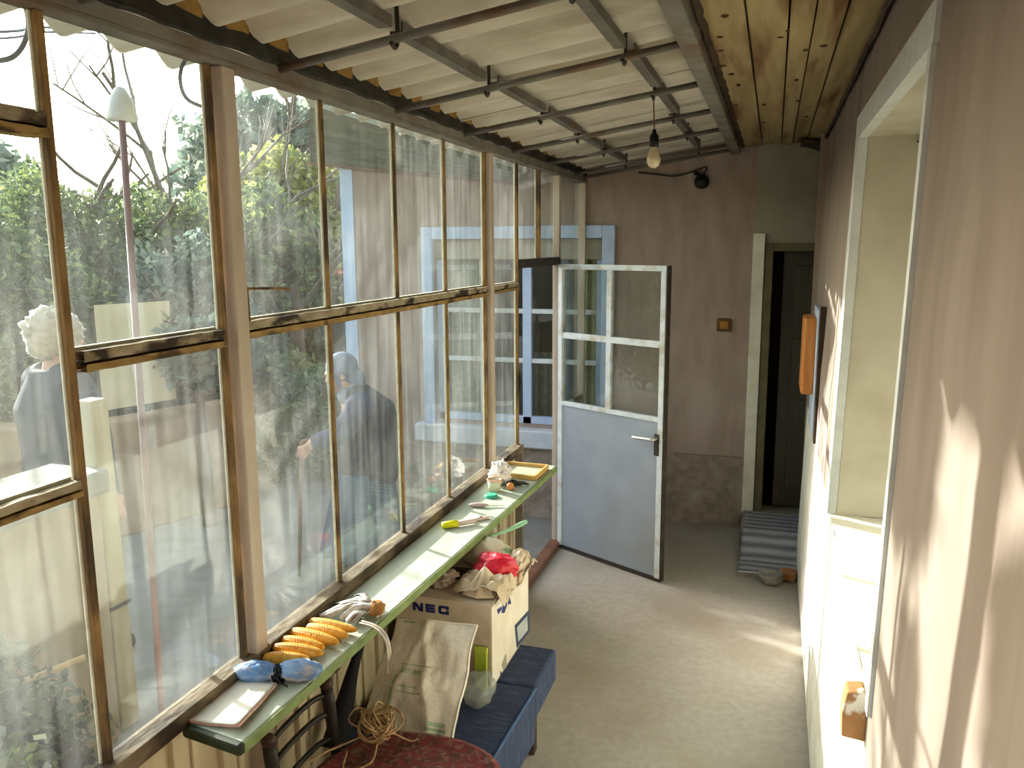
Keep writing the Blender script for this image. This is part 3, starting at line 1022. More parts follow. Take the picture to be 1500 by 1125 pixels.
card = pm('cardboard', 'd6c4ae', 'cbb8a2', 10, .9, .05, c3='b7a083', scale3=5)
cardw = pm('pale_cardboard', 'e2d8c8', 'd6cab8', 10, .85, .05)
ink = pm('navy_ink', '2a3270', '232a63', 10, .6)
bxo = empty('cardboard_box', (-1.01, 2.61, BZ), 'cardboard monitor box with dark blue lettering on the bench', 'box')
BX0, BX1, BY0, BY1, BT = -1.185, -.837, 2.405, 2.83, .672
mb = MB()
th = .006
mb.box(BX0, BX1, BY0, BY1, BZ + .001, BZ + .007)
mb.box(BX0, BX1 - th, BY0, BY0 + th, BZ + .007, BT)
mb.box(BX0, BX1 - th, BY1 - th, BY1, BZ + .007, BT)
mb.box(BX0, BX0 + th, BY0 + th, BY1 - th, BZ + .007, BT)
obj('carton', mb, card, bxo)
obj('side_panel', B(BX1 - th, BX1, BY0, BY1, BZ + .007, BT), cardw, bxo, label='paler side panel of the carton')
obj('flap', MB().prism([(BX0, BY0 + .003, BT), (BX1, BY0 + .003, BT), (BX1 - .01, BY0 + .15, BT + .012), (BX0 + .01, BY0 + .15, BT + .012)], (0, 0, .005)), card, bxo)
obj('flap', MB().prism([(BX0, BY1 - .003, BT), (BX1, BY1 - .003, BT), (BX1 - .01, BY1 - .15, BT + .008), (BX0 + .01, BY1 - .15, BT + .008)], (0, 0, .005)), card, bxo)


def onbox(x, y):       # point of the carton side under a photo pixel
    d = px(x, y, 1) - Vector((0, 0, CAMZ))
    t = (BX1 + .0006) / d.x
    return Vector((0, 0, CAMZ)) + d * t


# lettering on the front
L0, LH, LW, ST = BT - .046, .030, .038, .0105
mb = MB()


def front(poly):
    mb.prism([(p[0], BY0 - .0008, p[1]) for p in poly], (0, .0012, 0))


def rect(x0, x1, z0, z1):
    front([(x0, z0), (x1, z0), (x1, z1), (x0, z1)])


x = -1.122
rect(x, x + ST, L0, L0 + LH)
rect(x + LW - ST, x + LW, L0, L0 + LH)
front([(x, L0 + LH), (x + ST * 1.3, L0 + LH), (x + LW, L0), (x + LW - ST * 1.3, L0)])
x += LW + .010
rect(x, x + ST, L0, L0 + LH)
for z in (L0, L0 + LH / 2 - .0045, L0 + LH - .009):
    rect(x + ST, x + LW - .004, z, z + .009)
x += LW + .008
rect(x, x + ST, L0 + .004, L0 + LH - .004)
rect(x + .004, x + LW, L0, L0 + .009)
rect(x + .004, x + LW, L0 + LH - .009, L0 + LH)
rect(x + LW - ST, x + LW, L0 + .009, L0 + .0135)
rect(x + LW - ST, x + LW, L0 + LH - .0135, L0 + LH - .009)
obj('lettering', mb, ink, bxo, label='dark blue capital letters N E C')


def side(pts):
    P = [onbox(*p) for p in pts]
    mb.prism([p - Vector((.001, 0, 0)) for p in P], (.0012, 0, 0))


for q in ([(737, 880), (741, 872), (743, 886), (739, 898), (735, 898)], [(741, 872), (745, 868), (749, 884), (745, 886)], [(728, 893), (735, 888), (735, 893), (730, 900)], [(733, 983), (741, 993), (733, 1005)]):
    mb = MB()
    side(q)
    obj('printed_mark', mb, ink, bxo, label='dark blue printed mark on the side')
mb = MB()
side([(754, 916), (775, 893), (776, 925), (757, 950)])
obj('printed_screen', mb, pm('screen_print_frame', '31405e', '28354f', 10, .6), bxo, label='printed monitor picture with dark blue frame')
mb = MB()


def side2(pts):
    P = [onbox(*p) for p in pts]
    mb.prism([p + Vector((.0004, 0, 0)) for p in P], (.0006, 0, 0))


side2([(757, 919), (772, 902), (773, 923), (759, 940)])
obj('printed_screen_face', mb, pm('screen_print', 'b7bcb8', 'a3aaa8', 20, .6), bxo)
mb = MB()
side([(735, 974), (741, 957), (743, 976), (738, 982)])
obj('printed_symbol', mb, pm('grey_print', '9f9a88', '8f8a79', 10, .7), bxo)

# translucent pale bag behind, red bag, beige bag
pb = obj('plastic_bag', MB().blob((-.985, 2.765, BT + .032), (.105, .078, .072), 48, 34, .18, 2.0, 6, .06, None, BT + .018), pm('cream_plastic', 'dcd8c2', 'cfc6b0', 4, .35, .1, c3='8fb184', scale3=11, lo3=.56, hi3=.6), smooth=True)
tag(pb, 'round pale cream plastic bag with green print standing on the box', 'plastic bag')
gb = empty('green_spoon', (-.925, 3.0, .74), 'thin pale green plastic handle sticking out under the shelf', 'handle')
obj('stem', MB().tube(curve_pts([(-1.0, 2.84, .748), (-.94, 2.90, .760), (-.89, 2.985, .772)], 10), [.006, .006, .006, .006, .007, .007, .008, .009, .010, .010, .008], 8), pm('pale_green_plastic', '9cc7a4', '86b590', 10, .4), gb, smooth=True)
obj('bowl', MB().blob((-1.005, 2.835, .745), (.022, .028, .008), 16, 10), pm('pale_green_plastic', '9cc7a4', '86b590', 10, .4), gb, smooth=True)
rb = obj('plastic_bag', MB().blob((-.895, 2.625, BT + .050), (.085, .066, .052), 56, 40, .22, 2.0, 11, .07, None, BT + .012), pm('red_plastic', 'd92a3c', 'b81d31', 6, .3, .25, c3='e8566a', scale3=7), smooth=True)
tag(rb, 'crumpled bright red plastic bag lying on top of the box', 'plastic bag')
bgm = pm('beige_plastic', 'd6c4aa', 'c8b497', 8, .45, .25, c3='bfa98c', scale3=9)
vb = empty('plastic_bag', (-.92, 2.55, BT), 'crumpled beige plastic bag draped over the open box top', 'plastic bag')


def drape(c, wx, wy, h, seed, ang=0, fold=6, lip=0):
    ca, sa = math.cos(ang), math.sin(ang)

    def fn(u, v):
        a, b = u * 2 - 1, v * 2 - 1
        x, y = a * wx, b * wy
        n_ = noise.noise(Vector((a * 1.6 + seed, b * 1.6, seed))) + .5 * noise.noise(Vector((a * 4, b * 4 + seed, 2)))
        cr_ = abs(noise.noise(Vector((a * 2.4 + seed * 2, b * 2.4, 5))))
        z = h * (1 - (a * a + b * b) * .45) * (.75 + .7 * n_) + .02 * cr_
        z = max(z, .004)
        z += lip * max(0, a - .5)
        X, Y = c[0] + x * ca - y * sa, c[1] + x * sa + y * ca
        if X > BX1 - .004:
            over = X - (BX1 - .004)
            X = BX1 + .004 + over * .45
            z = z - over * .5
        return (X, Y, c[2] + z)
    return MB().grid(fn, 44, 44)


obj('draped_film', drape((-.885, 2.52, BT + .016), .105, .085, .055, 3.3), bgm, vb, smooth=True, solid=.0015)
obj('draped_film', drape((-.835, 2.70, BT + .016), .075, .12, .05, 7.7, 0, 6, .05), bgm, vb, smooth=True, solid=.0015)
mb = MB()
tip = Vector((-.895, 2.50, BT + .105))
base = [Vector((-.955, 2.44, BT + .018)), Vector((-.90, 2.425, BT + .016)), Vector((-.845, 2.45, BT + .014)), Vector((-.84, 2.55, BT + .018)), Vector((-.90, 2.58, BT + .02)), Vector((-.95, 2.53, BT + .02))]
n_ = 42


def cone(u, v):
    k = u * 6
    i = int(k) % 6
    b_ = base[i].lerp(base[(i + 1) % 6], k - int(k))
    q = b_.lerp(tip, v ** .8)
    c_ = (base[0] + base[3]) / 2
    f_ = 1 + .22 * math.sin(u * 2 * math.pi * 7) * (1 - v) * v * 2.4
    q = Vector((tip.x + (q.x - tip.x) * f_, tip.y + (q.y - tip.y) * f_, q.z))
    return q


obj('gathered_peak', MB().grid(cone, 84, 18), bgm, vb, smooth=True, label='gathered peak of the beige bag')
gy = obj('plastic_bag', MB().blob((-1.06, 2.51, BT + .040), (.06, .055, .036), 36, 26, .5, 3, 21, .3, None, BT + .012), pm('pinkish_beige_plastic', 'c9b7a5', 'b09c8a', 8, .4, .2, c3='8f8074', scale3=9), smooth=True)
tag(gy, 'small grey-beige plastic bag wedged between the box top and the shelf', 'plastic bag')

# pale woven sack leaning on the box
sk = empty('sack', (-1.0, 2.15, BZ), 'pale beige woven sack with faint green print leaning against the box', 'sack')
S = [Vector((-1.155, 2.075, BZ + .01)), Vector((-.845, 2.06, BZ + .012)), Vector((-.832, 2.255, .685)), Vector((-1.11, 2.26, .662))]


def sackf(u, v, off=0.0):
    wob = .012 * noise.noise(Vector((v * 3.1, 2, 0))) * (abs(u - .5) * 2) ** 2
    u2 = u + wob / .3 * (1 if u > .5 else -1)
    v2 = v + .03 * noise.noise(Vector((u * 3.5, 7, 0))) * max(0, v - .6) / .4
    a = S[0].lerp(S[1], u2)
    b = S[3].lerp(S[2], u2)
    q = a.lerp(b, v2)
    nrm = Vector((0, -.82, .57))
    belly = math.sin(math.pi * u) ** .7 * math.sin(math.pi * min(1, v * .9 + .05)) ** .6
    wr_ = noise.noise(Vector((u * 3, v * 4, 1))) * .018 + abs(noise.noise(Vector((u * 6, v * 5, 4)))) * .014
    fold = .012 * math.exp(-((u - .75 + v * .35) / .05) ** 2) + .010 * math.exp(-((u - .2 - v * .25) / .06) ** 2)
    return q + nrm * (belly * .024 + (wr_ + fold) * (.4 + belly) + off)


sackm = pm('woven_sack', 'efe8da', 'e4dccb', 90, .85, .3, c3='f2ecdf', scale3=4)
mb = MB().grid(lambda u, v: sackf(u, v), 36, 40)
bk = MB().grid(lambda u, v: sackf(u, v) * 1 - Vector((0, -.82, .57)) * (.006 + .022 * math.sin(math.pi * u) * math.sin(math.pi * v)), 36, 40)
mb.add(bk.v, bk.f)
obj('sack_cloth', mb, sackm, sk, smooth=True, solid=.001)

gpr = pm('faded_green_print', 'a3bd9d', 'b2c4a6', 30, .85)
for u0, u1, v0, v1 in ((.30, .36, .50, .545), (.37, .39, .50, .545), (.43, .49, .50, .54), (.50, .53, .505, .54), (.26, .62, .575, .585), (.70, .92, .06, .085), (.72, .90, .10, .135), (.76, .86, .03, .05), (.24, .28, .2, .48), (.30, .55, .38, .388), (.30, .6, .33, .338), (.1, .24, .965, .985)):
    obj('green_print', MB().grid(lambda u, v: sackf(u0 + (u1 - u0) * u, v0 + (v1 - v0) * v, .0022), 6, 4), gpr, sk, smooth=True, label='faded green print')
obj('hem', MB().tube([sackf(i / 20, .992, .002) for i in range(21)], .0025, 6), sackm, sk, smooth=True)
obj('hem', MB().tube([sackf(.992, i / 20, .002) for i in range(21)], .0022, 6), sackm, sk, smooth=True)

cb = obj('plastic_bag', MB().blob((-.845, 2.30, BZ + .055), (.056, .075, .056), 44, 30, .22, 1.8, 31, .10, None, BZ + .002), film_mat('clear_film', 'a3a8a0', .42, .12), smooth=True)
tag(cb, 'clear grey plastic bag sitting on the blue bench beside the sack', 'plastic bag')
gs = empty('seed_packet', (-.848, 2.345, BZ), 'narrow yellow-green packet showing between the sack and the box', 'packet')
obj('packet_front', B(-.895, -.85, 2.385, 2.398, BZ + .002, BZ + .145), pm('yellow_green', 'aab83a', '93a32c', 12, .5), gs, bevel=.004)
obj('packet_fold', B(-.896, -.849, 2.384, 2.399, BZ + .13, BZ + .15), pm('yellow_green_fold', 'b6c24a', 'a0ae3a', 12, .5), gs, bevel=.002)

# dark folded umbrella behind the sack
um = empty('umbrella', (-1.15, 2.05, .4), 'black folded umbrella leaning between the low wall and the pale sack', 'umbrella')
blk = pm('black_cloth', '17161a', '0e0e10', 30, .8, .3)
pth = curve_pts([(-1.165, 1.93, .40), (-1.165, 2.0, .50), (-1.16, 2.06, .60), (-1.15, 2.13, .68)], 16)
obj('folded_cloth', MB().tube(pth, [.034 * (1 - i / 16) ** 1.2 + .007 for i in range(17)], 12), blk, um, smooth=True)
obj('crook_handle', MB().tube(curve_pts([(-1.15, 2.13, .68), (-1.14, 2.17, .715), (-1.12, 2.21, .728), (-1.08, 2.24, .722)], 14), .007, 8), blk, um, smooth=True)

# ---- chair
ch = empty('chair', (-.9, 1.65, 0), 'old dark wooden chair with a red patterned seat cushion in the foreground', 'chair')
cw = pm('black_brown_wood', '2a221d', '1d1714', 14, .5, .1)
cw2 = pm('worn_chair_knob', '4a3128', '33211b', 30, .5, .1)


def upright(y, lean):
    P = curve_pts([(-1.06, y, 0), (-1.065, y, .30), (-1.085, y, .5), (-1.105 - lean, y, .675)], 14)
    return MB().tube(P, [.016] * 12 + [.017, .018, .016], 10)


for y in (1.535, 1.805):
    obj('upright', upright(y, 0), cw, ch, smooth=True)
    obj('knob', MB().blob((-1.105, y, .683), (.019, .019, .017), 16, 10), cw2, ch, smooth=True)
for z, x in ((.655, -1.103), (.60, -1.098), (.53, -1.09)):
    obj('back_rail', MB().tube(curve_pts([(x, 1.535, z), (x - .018, 1.60, z + .004), (x - .018, 1.74, z + .004), (x, 1.805, z)], 14), .0075, 8), cw, ch, smooth=True)
for y in (1.47, 1.84):
    obj('leg', MB().tube([(-.63, y, 0), (-.64, y, .41)], [.014, .019], 10), cw, ch, smooth=True)
for a, b in (((-1.06, 1.535, .2), (-.635, 1.47, .2)), ((-1.06, 1.805, .2), (-.635, 1.84, .2)), ((-.635, 1.47, .26), (-.635, 1.84, .26))):
    obj('stretcher', MB().tube([a, b], .009, 8), cw, ch, smooth=True)


def sup(cx, cy, ax_, ay_, n, k=56):
    return [(cx + ax_ * math.copysign(abs(math.cos(t)) ** (2 / n), math.cos(t)), cy + ay_ * math.copysign(abs(math.sin(t)) ** (2 / n), math.sin(t))) for t in [2 * math.pi * i / k for i in range(k)]]


pr = sup(-.845, 1.65, .235, .27, 2.6)
obj('seat', MB().prism([(x, y, .405) for x, y in pr], (0, 0, .025)), cw, ch, bevel=.005)
red = pm('red_patterned_cloth', '823838', '5a3a36', 34, .95, .6, (1, 1, 1), '80614f', 60, lo3=.5, hi3=.62, lo=.40, hi=.62)
mb = MB()


def cush(u, v):
    t = 2 * math.pi * u
    k = v
    n_ = 2.5
    x_ = math.copysign(abs(math.cos(t)) ** (2 / n_), math.cos(t))
    y_ = math.copysign(abs(math.sin(t)) ** (2 / n_), math.sin(t))
    rr = min(1, k * 1.6) if k < .62 else 1 - (k - .62) * 1.0
    z = .505 if k < .55 else .505 - (k - .55) / .45 * .072
    if k < .55:
        z = .505 - .022 * (k / .55) ** 2.5
    q = Vector((-.835 + .262 * x_ * rr, 1.645 + .305 * y_ * rr, z + .005 * noise.noise(Vector((x_ * rr * 3, y_ * rr * 3, 0)))))
    return q


obj('seat_cushion', MB().grid(cush, 64, 24), red, ch, smooth=True, label='red patterned seat cushion')

tw = obj('twine', MB(), pm('jute_twine', 'b99b74', 'a1815a', 50, .95, .3), None)
bpy.data.objects.remove(tw, do_unlink=True)
mb = MB()
rng = random.Random(21)
cx, cy, cz = -.985, 1.865, .505
for k in range(16):
    P = []
    r0 = rng.uniform(.02, .05)
    ox, oy, oz = rng.uniform(-.02, .025), rng.uniform(-.02, .02), rng.uniform(0, .02)
    tilt = Matrix.Rotation(rng.uniform(-.9, .9), 3, 'X') @ Matrix.Rotation(rng.uniform(-.9, .9), 3, 'Y')
    ph = rng.uniform(0, 6)
    for i in range(26):
        a = ph + i * .42
        q = tilt @ Vector((r0 * (1 + .12 * math.sin(i * .9 + k)) * math.cos(a), r0 * (1 + .1 * math.cos(i * .7)) * math.sin(a), .004 * math.sin(i * .6)))
        P.append(Vector((cx + ox, cy + oy, cz + .04 + oz)) + q)
    for q in P:
        q.z = max(q.z, cz + .004)
    mb.tube(P, .0026, 5)
for e0 in ([(-1.0, 1.85, .53), (-1.05, 1.80, .52), (-1.075, 1.72, .535), (-1.10, 1.66, .53)], [(-.97, 1.83, .52), (-.95, 1.75, .515), (-1.0, 1.70, .515), (-1.03, 1.77, .52)], [(-.95, 1.87, .53), (-.90, 1.89, .50), (-.88, 1.90, .505)],
           [(-1.0, 1.84, .54), (-1.06, 1.84, .56), (-1.06, 1.88, .575), (-1.02, 1.89, .57)]):
    mb.tube(curve_pts(e0, 16), .0028, 5)
tag(obj('twine', mb, MATS['jute_twine'], smooth=True), 'tangled bundle of brown twine on the red chair cushion', 'twine')

# ---- hanging bulb, black fitting, switch
hb = empty('light_bulb', (-.448, 3.17, 2.4), 'bare light bulb hanging from the roof frame by a thin cord', 'light bulb')
obj('cord', MB().tube(curve_pts([(-.452, 3.17, 2.395), (-.449, 3.17, 2.34), (-.446, 3.172, 2.262)], 8), .0025, 6), pm('brown_cord', '7a5236', '5e3f2a', 20, .7), hb, smooth=True)
obj('socket', MB().lathe([(0, .062), (.006, .06), (.009, .045), (.017, .038), (.018, .0), (.015, -.004), (0, -.004)], 18, (-.446, 3.172, 2.215)), pm('black_bakelite', '1c1a18', '121110', 20, .4), hb, smooth=True)
obj('glass_bulb', MB().lathe([(.013, .0), (.014, -.012), (.020, -.028), (.0265, -.045), (.0255, -.060), (.018, -.073), (.007, -.079), (0, -.080)], 22, (-.446, 3.172, 2.215)), pm('dusty_bulb_glass', 'd2c2a2', 'c3b08e', 8, .25, spec=.6), hb, smooth=True)
lf = empty('wall_lamp', (-.46, YF, 2.25), 'round black lamp fitting with wires on the far pink wall', 'lamp')
obj('bowl', MB().blob((-.455, YF - .045, 2.243), (.048, .045, .045), 22, 16), MATS['black_bakelite'], lf, smooth=True)
obj('bracket', MB().tube(curve_pts([(-.50, YF - .005, 2.30), (-.49, YF - .03, 2.295), (-.465, YF - .05, 2.275)], 8), .012, 8), MATS['black_bakelite'], lf, smooth=True)
obj('wire', MB().tube(curve_pts([(-.46, YF - .03, 2.27), (-.43, YF - .02, 2.32), (-.44, YF - .01, 2.335), (-.50, YF - .012, 2.315), (-.62, YF - .012, 2.285), (-.75, YF - .012, 2.30), (-.86, YF - .012, 2.315)], 26), .005, 6), dark_metal, lf, smooth=True)
sw = empty('light_switch', (-.289, YF, 1.34), 'small square orange-brown switch on the far pink wall', 'switch')
obj('plate', B(-.335, -.243, YF - .018, YF, 1.30, 1.385), pm('brown_plate', '6b4a2c', '573a22', 10, .5), sw, bevel=.012)
obj('button', B(-.315, -.263, YF - .03, YF - .016, 1.318, 1.367), pm('amber_button', 'b9822f', 'a5701f', 10, .4), sw, bevel=.006)

# ---- things on the right wall
wb = empty('wall_box', (.22, 4.25, 1.3), 'orange varnished wooden box mounted on the right wall by the doorway', 'box')
obwood = pm('orange_varnished_wood', 'd08a4a', 'b87234', 8, .4, .1, (3, 3, .4))
obj('box_body', B(.150, .212, 4.14, 4.40, 1.135, 1.505), obwood, wb, bevel=.012)
obj('backing_board', B(.207, .226, 4.02, 4.44, .95, 1.55), pm('pale_blue_board', 'b9c8da', 'a8b9cd', 8, .6), wb, bevel=.002, label='pale blue backing board')
obj('edge_strip', MB().box(.212, .238, 3.985, 4.018, .93, 1.57), dark_wood, wb, bevel=.003, label='dark strip along the near edge of the board')
tag(obj('wooden_block', MB().prism([(.176, 1.675, .85), (.222, 1.675, .845), (.222, 1.675, .935), (.216, 1.675, .955), (.182, 1.675, .95), (.174, 1.675, .90)], (0, .05, 0)), pm('paint_smeared_wood', 'b58a5c', 'a0754a', 12, .8, .2, c3='e9e4d8', scale3=14, lo3=.5, hi3=.55), bevel=.004),
    'worn brown wooden block smeared with white at the near end of the niche sill', 'wooden block')
tag(obj('cap', MB().lathe([(0, NZ0 + .004), (.016, NZ0 + .004), (.017, NZ0 + .022), (.012, NZ0 + .026), (0, NZ0 + .026)], 18, (.37, 2.43, 0)), pm('blue_cap', '3d5f9c', '2f4d86', 10, .4), bevel=.001), 'small blue bottle cap on the sill of the niche', 'bottle cap')

# ---- rug and stones at the step
rug = empty('rug', (.05, 5.2, .12), 'grey striped rag rug on the cement step by the dark doorway', 'rug')


def rugf(u, v):
    y = YF - .06 - .78 * v
    x = -.10 + .36 * u - .02 * v
    if y > 5.06:
        z = .126
    else:
        k = min(1, (5.06 - y) / .26)
        z = .126 - .112 * (k * k * (3 - 2 * k))
    return (x, y, z + .004 * noise.noise(Vector((u * 6, v * 9, 0))))


rm = bpy.data.materials.new('striped_rug')
rm.use_nodes = True
n = rm.node_tree
wv_ = n.nodes.new('ShaderNodeTexWave')
wv_.bands_direction = 'Y'
wv_.inputs['Scale'].default_value = 4.5
wv_.inputs['Distortion'].default_value = .6
tc = n.nodes.new('ShaderNodeTexCoord')
n.links.new(tc.outputs['Object'], wv_.inputs[0])
cr = n.nodes.new('ShaderNodeValToRGB')
cr.color_ramp.elements[0].color = srgb('6d7076')
cr.color_ramp.elements[1].color = srgb('a9abb0')
n.links.new(wv_.outputs[0], cr.inputs[0])
n.links.new(cr.outputs[0], n.nodes['Principled BSDF'].inputs[0])
n.nodes['Principled BSDF'].inputs['Roughness'].default_value = .95
obj('weave', MB().grid(rugf, 16, 50), rm, rug, smooth=True, solid=.006)
mb = MB()
for k in range(30):
    p = Vector(rugf(k / 29, 1))
    mb.tube([p, p + Vector((.004 * math.sin(k), -.035, -.006))], .003, 5)
obj('fringe', mb, pm('rug_fringe', 'b4b0a6', '98948a', 30, .95), rug)
tag(obj('stone', MB().blob((.06, 4.53, .033), (.075, .06, .04), 22, 14, .4, 2, 3, .1, None, -.0), pm('grey_stone', '8b877c', '6e6a60', 14, .95, .6), smooth=True), 'grey stone on the floor at the end of the striped rug', 'stone')
tag(obj('brick_piece', MB().prism([(.11, 4.58, .002), (.19, 4.56, .002), (.20, 4.63, .002), (.12, 4.65, .002)], (0, 0, .055)), pm('orange_brick', 'a87347', '8c5c38', 20, .9, .5), bevel=.008), 'orange-brown brick piece beside the stone at the rug end', 'brick')

# ================================================================== OUTSIDE
GZ = -.08


def leaf_cloud(name, blobs, size, mat, parent, seed=0, droop=.2, shell=.55, stretch=1.6):
    """blobs: (centre, radii, count); one folded leaf per point"""
    g = np.random.default_rng(seed)
    V = []
    for c, rad, n_ in blobs:
        d = g.normal(size=(n_, 3))
        d /= np.linalg.norm(d, axis=1)[:, None]
        rr = shell + (1 - shell) * g.random(n_) ** .6
        rr *= 1 + .22 * np.sin(d[:, 0] * 7 + d[:, 2] * 5 + seed) * np.cos(d[:, 1] * 6 + seed)
        p = np.array(c) + d * rr[:, None] * np.array(rad)
        a = g.normal(size=(n_, 3))
        a[:, 2] -= droop
        a /= np.linalg.norm(a, axis=1)[:, None]
        b = np.cross(a, g.normal(size=(n_, 3)))
        b /= np.linalg.norm(b, axis=1)[:, None] + 1e-9
        s_ = size * (.6 + .8 * g.random(n_))[:, None]
        V.append(np.stack([p - a * s_ * stretch / 2, p + b * s_ * .42, p + a * s_ * stretch / 2, p - b * s_ * .42], axis=1).reshape(-1, 3))
    V = np.concatenate(V)
    base = np.array(wpos(parent)) if parent else np.zeros(3)
    V = (V - base).astype(np.float32)
    nq = len(V) // 4
    me = bpy.data.meshes.new(name)
    me.vertices.add(len(V))
    me.vertices.foreach_set('co', V.ravel())
    me.loops.add(nq * 4)
    me.loops.foreach_set('vertex_index', np.arange(nq * 4, dtype=np.int32))
    me.polygons.add(nq)
    me.polygons.foreach_set('loop_start', np.arange(0, nq * 4, 4, dtype=np.int32))
    me.polygons.foreach_set('loop_total', np.full(nq, 4, dtype=np.int32))
    me.materials.append(mat)
    me.update()
    o = bpy.data.objects.new(name, me)
    COL.objects.link(o)
    if parent:
        o.parent = parent
    return o


ever = leaf_mat('evergreen_leaves', '4a5a40', '647656', 'aab56c')
blueg = leaf_mat('blue_green_leaves', '52655c', '6d8074', '97a690')
yell = leaf_mat('yellow_green_leaves', '6f7b3e', '9aa052', 'd2cb7c')
bushl = leaf_mat('bush_leaves', '5a6a48', '76875b', 'a3ae7c')
dryl = leaf_mat('dry_leaves', '5e5344', '7d6f5a', 'a18f72')
bark = pm('bark', '6a5f52', '51483e', 14, .95, .8, (1, 1, .25))
barkd = pm('dark_bark', '3f3a33', '2f2b26', 14, .95, .8, (1, 1, .25))
twigm = pm('bare_twig', '837a70', '6b6259', 20, .9)


def branches(seed, base, h, r, spread, n_, depth, up=.75):
    """a trunk or stem with forking bare branches"""
    rng = random.Random(seed)
    mb = MB()

    def grow(p, d, L, r, k):
        pts = [p]
        q = p
        for i in range(4):
            d = (d + Vector((rng.uniform(-.2, .2), rng.uniform(-.2, .2), rng.uniform(-.08, .12)))).normalized()
            q = q + d * L / 4
            pts.append(q)
        mb.tube(pts, [r * (1 - .11 * i) for i in range(5)], 6 if r > .012 else 4)
        if k > 0:
            for j in range(n_):
                t = rng.uniform(.45, 1)
                i = min(3, int(t * 4))
                b_ = pts[i].lerp(pts[i + 1], t * 4 - i)
                nd = (d * up + Vector((rng.uniform(-1, 1), rng.uniform(-1, 1), rng.uniform(-.2, .7))) * spread).normalized()
                grow(b_, nd, L * rng.uniform(.5, .75), r * .5, k - 1)
    grow(Vector(base), Vector((rng.uniform(-.05, .05), rng.uniform(-.05, .05), 1)), h, r, depth)
    return mb


def tree(name, label, base, trunk_h, r, blobs, size, mat, seed, group=None, cat='tree', **kw):
    t = empty(name, base, label, cat, group)
    obj('trunk', branches(seed, base, trunk_h, r, .8, 3, 2), bark, t, smooth=True)
    leaf_cloud('foliage', blobs, size, mat, t, seed, **kw)
    return t


# planting bed, low wall and concrete post beside the glazing
def bedz(x, y):
    u = min(1, max(0, (-1.27 - x) / 1.1))
    end = min(1, max(0, (1.98 - y) / .35))
    end = end * end * (3 - 2 * end)
    return GZ - .02 + (.16 + .52 * u + .06 * noise.noise(Vector((x * 5, y * 4, 0))) + .03 * noise.noise(Vector((x * 14, y * 13, 3)))) * end


tag(obj('garden_bed', MB().grid(lambda u, v: (-1.27 - 1.1 * u, -1 + 3.3 * v, bedz(-1.27 - 1.1 * u, -1 + 3.3 * v)), 40, 90), pm('dark_soil', '4f463a', '3a3229', 18, .95, .8, c3='5f5546', scale3=5), smooth=True),
    'dark sloping planting bed behind the nearest lower panes', 'garden bed', kind='structure')
lw = empty('trim_3', (-2.5, 1.2, GZ), 'low tan yard wall with a pale coping running from the concrete post', 'yard wall', kind='structure')
tanw = pm('tan_wall', 'a29378', '93846a', 7, .95, .3, c3='847860', scale3=3)
obj('wall_body', MB().prism([(-2.62, -1, GZ), (-2.38, -1, GZ), (-2.40, 2.38, GZ), (-2.60, 2.38, GZ)], (0, 0, 1.02)), tanw, lw)
obj('coping', MB().prism([(-2.66, -1, .94), (-2.33, -1, .94), (-2.36, 2.40, .94), (-2.64, 2.40, .94)], (0, 0, .09)), pm('pale_coping', '86847b', '75736b', 10, .9, .3), lw, bevel=.01)
cp = empty('concrete_post', (-2.47, 2.46, GZ), 'square cream concrete post standing at the end of the low yard wall', 'post')
cpm = pm('cream_concrete', 'b7ae94', 'a89f84', 9, .9, .3, (1, 1, .3), '958c70', 4)
mb = MB().hexa([(-2.53, 2.41, GZ), (-2.42, 2.41, GZ), (-2.42, 2.51, GZ), (-2.53, 2.51, GZ), (-2.515, 2.42, 1.28), (-2.435, 2.42, 1.28), (-2.435, 2.50, 1.28), (-2.515, 2.50, 1.28)])
obj('shaft', mb, cpm, cp, bevel=.008)
obj('wire_tie', MB().box(-2.532, -2.417, 2.405, 2.512, .44, .452), dark_metal, cp)
pp = empty('support_pole', (-1.5, 1.615, GZ), 'thin reddish grey pole outside the glass holding up the roof eave', 'pole')
obj('tube', MB().tube([(-1.5, 1.615, GZ), (-1.5, 1.66, 2.22)], .0085, 10), pm('purple_grey_paint', '8a6f70', '6f5556', 10, .6, 0, (1, 1, .3)), pp, smooth=True)
obj('eave_clip', MB().lathe([(0, 0), (.034, 0), (.036, .006), (.026, .05), (.012, .075), (.0, .08)], 16, (-1.5, 1.66, 2.15)), pm('pale_plastic', 'cfd2d0', 'bfc4c2', 8, .5), pp, smooth=True)
stk_ = empty('wooden_stake', (-1.75, 1.0, GZ), 'thin pale stick lying aslant across the planting bed', 'stick')
stk_.location = (-1.75, 1.25, .3)
obj('stick_body', MB().tube([(-2.12, 1.42, bedz(-2.12, 1.42) + .16), (-1.88, 1.76, bedz(-1.88, 1.7) + .36)], .010, 8), pm('pale_stick', 'b59e74', '9c865e', 14, .9), stk_, smooth=True)
obj('stick_prop', MB().tube([(-2.05, 1.56, bedz(-2.05, 1.56) - .02), (-2.04, 1.562, bedz(-2.05, 1.56) + .16)], .008, 6), MATS['pale_stick'], stk_)
WEEDS = ((-1.62, 1.30, .50, 'tall pale green weed growing close behind the nearest lower pane'), (-2.0, 1.58, .36, 'leafy dark weed at the end of the bed in front of the low tan wall'),
         (-1.75, 1.05, .40, 'weed at the left edge of the photo, standing in the dark soil'), (-1.52, 1.48, .28, 'low green weed nearest to the support pole'),
         (-2.2, 1.42, .46, 'thin tall weed against the low yard wall, above the pale stick'), (-1.85, 1.35, .30, 'broad leaved weed in the middle of the planting bed'),
         (-2.1, 1.75, .30, 'weed nearest to the concrete post'), (-1.5, 1.15, .22, 'small weed next to the glass at the bottom left corner'))
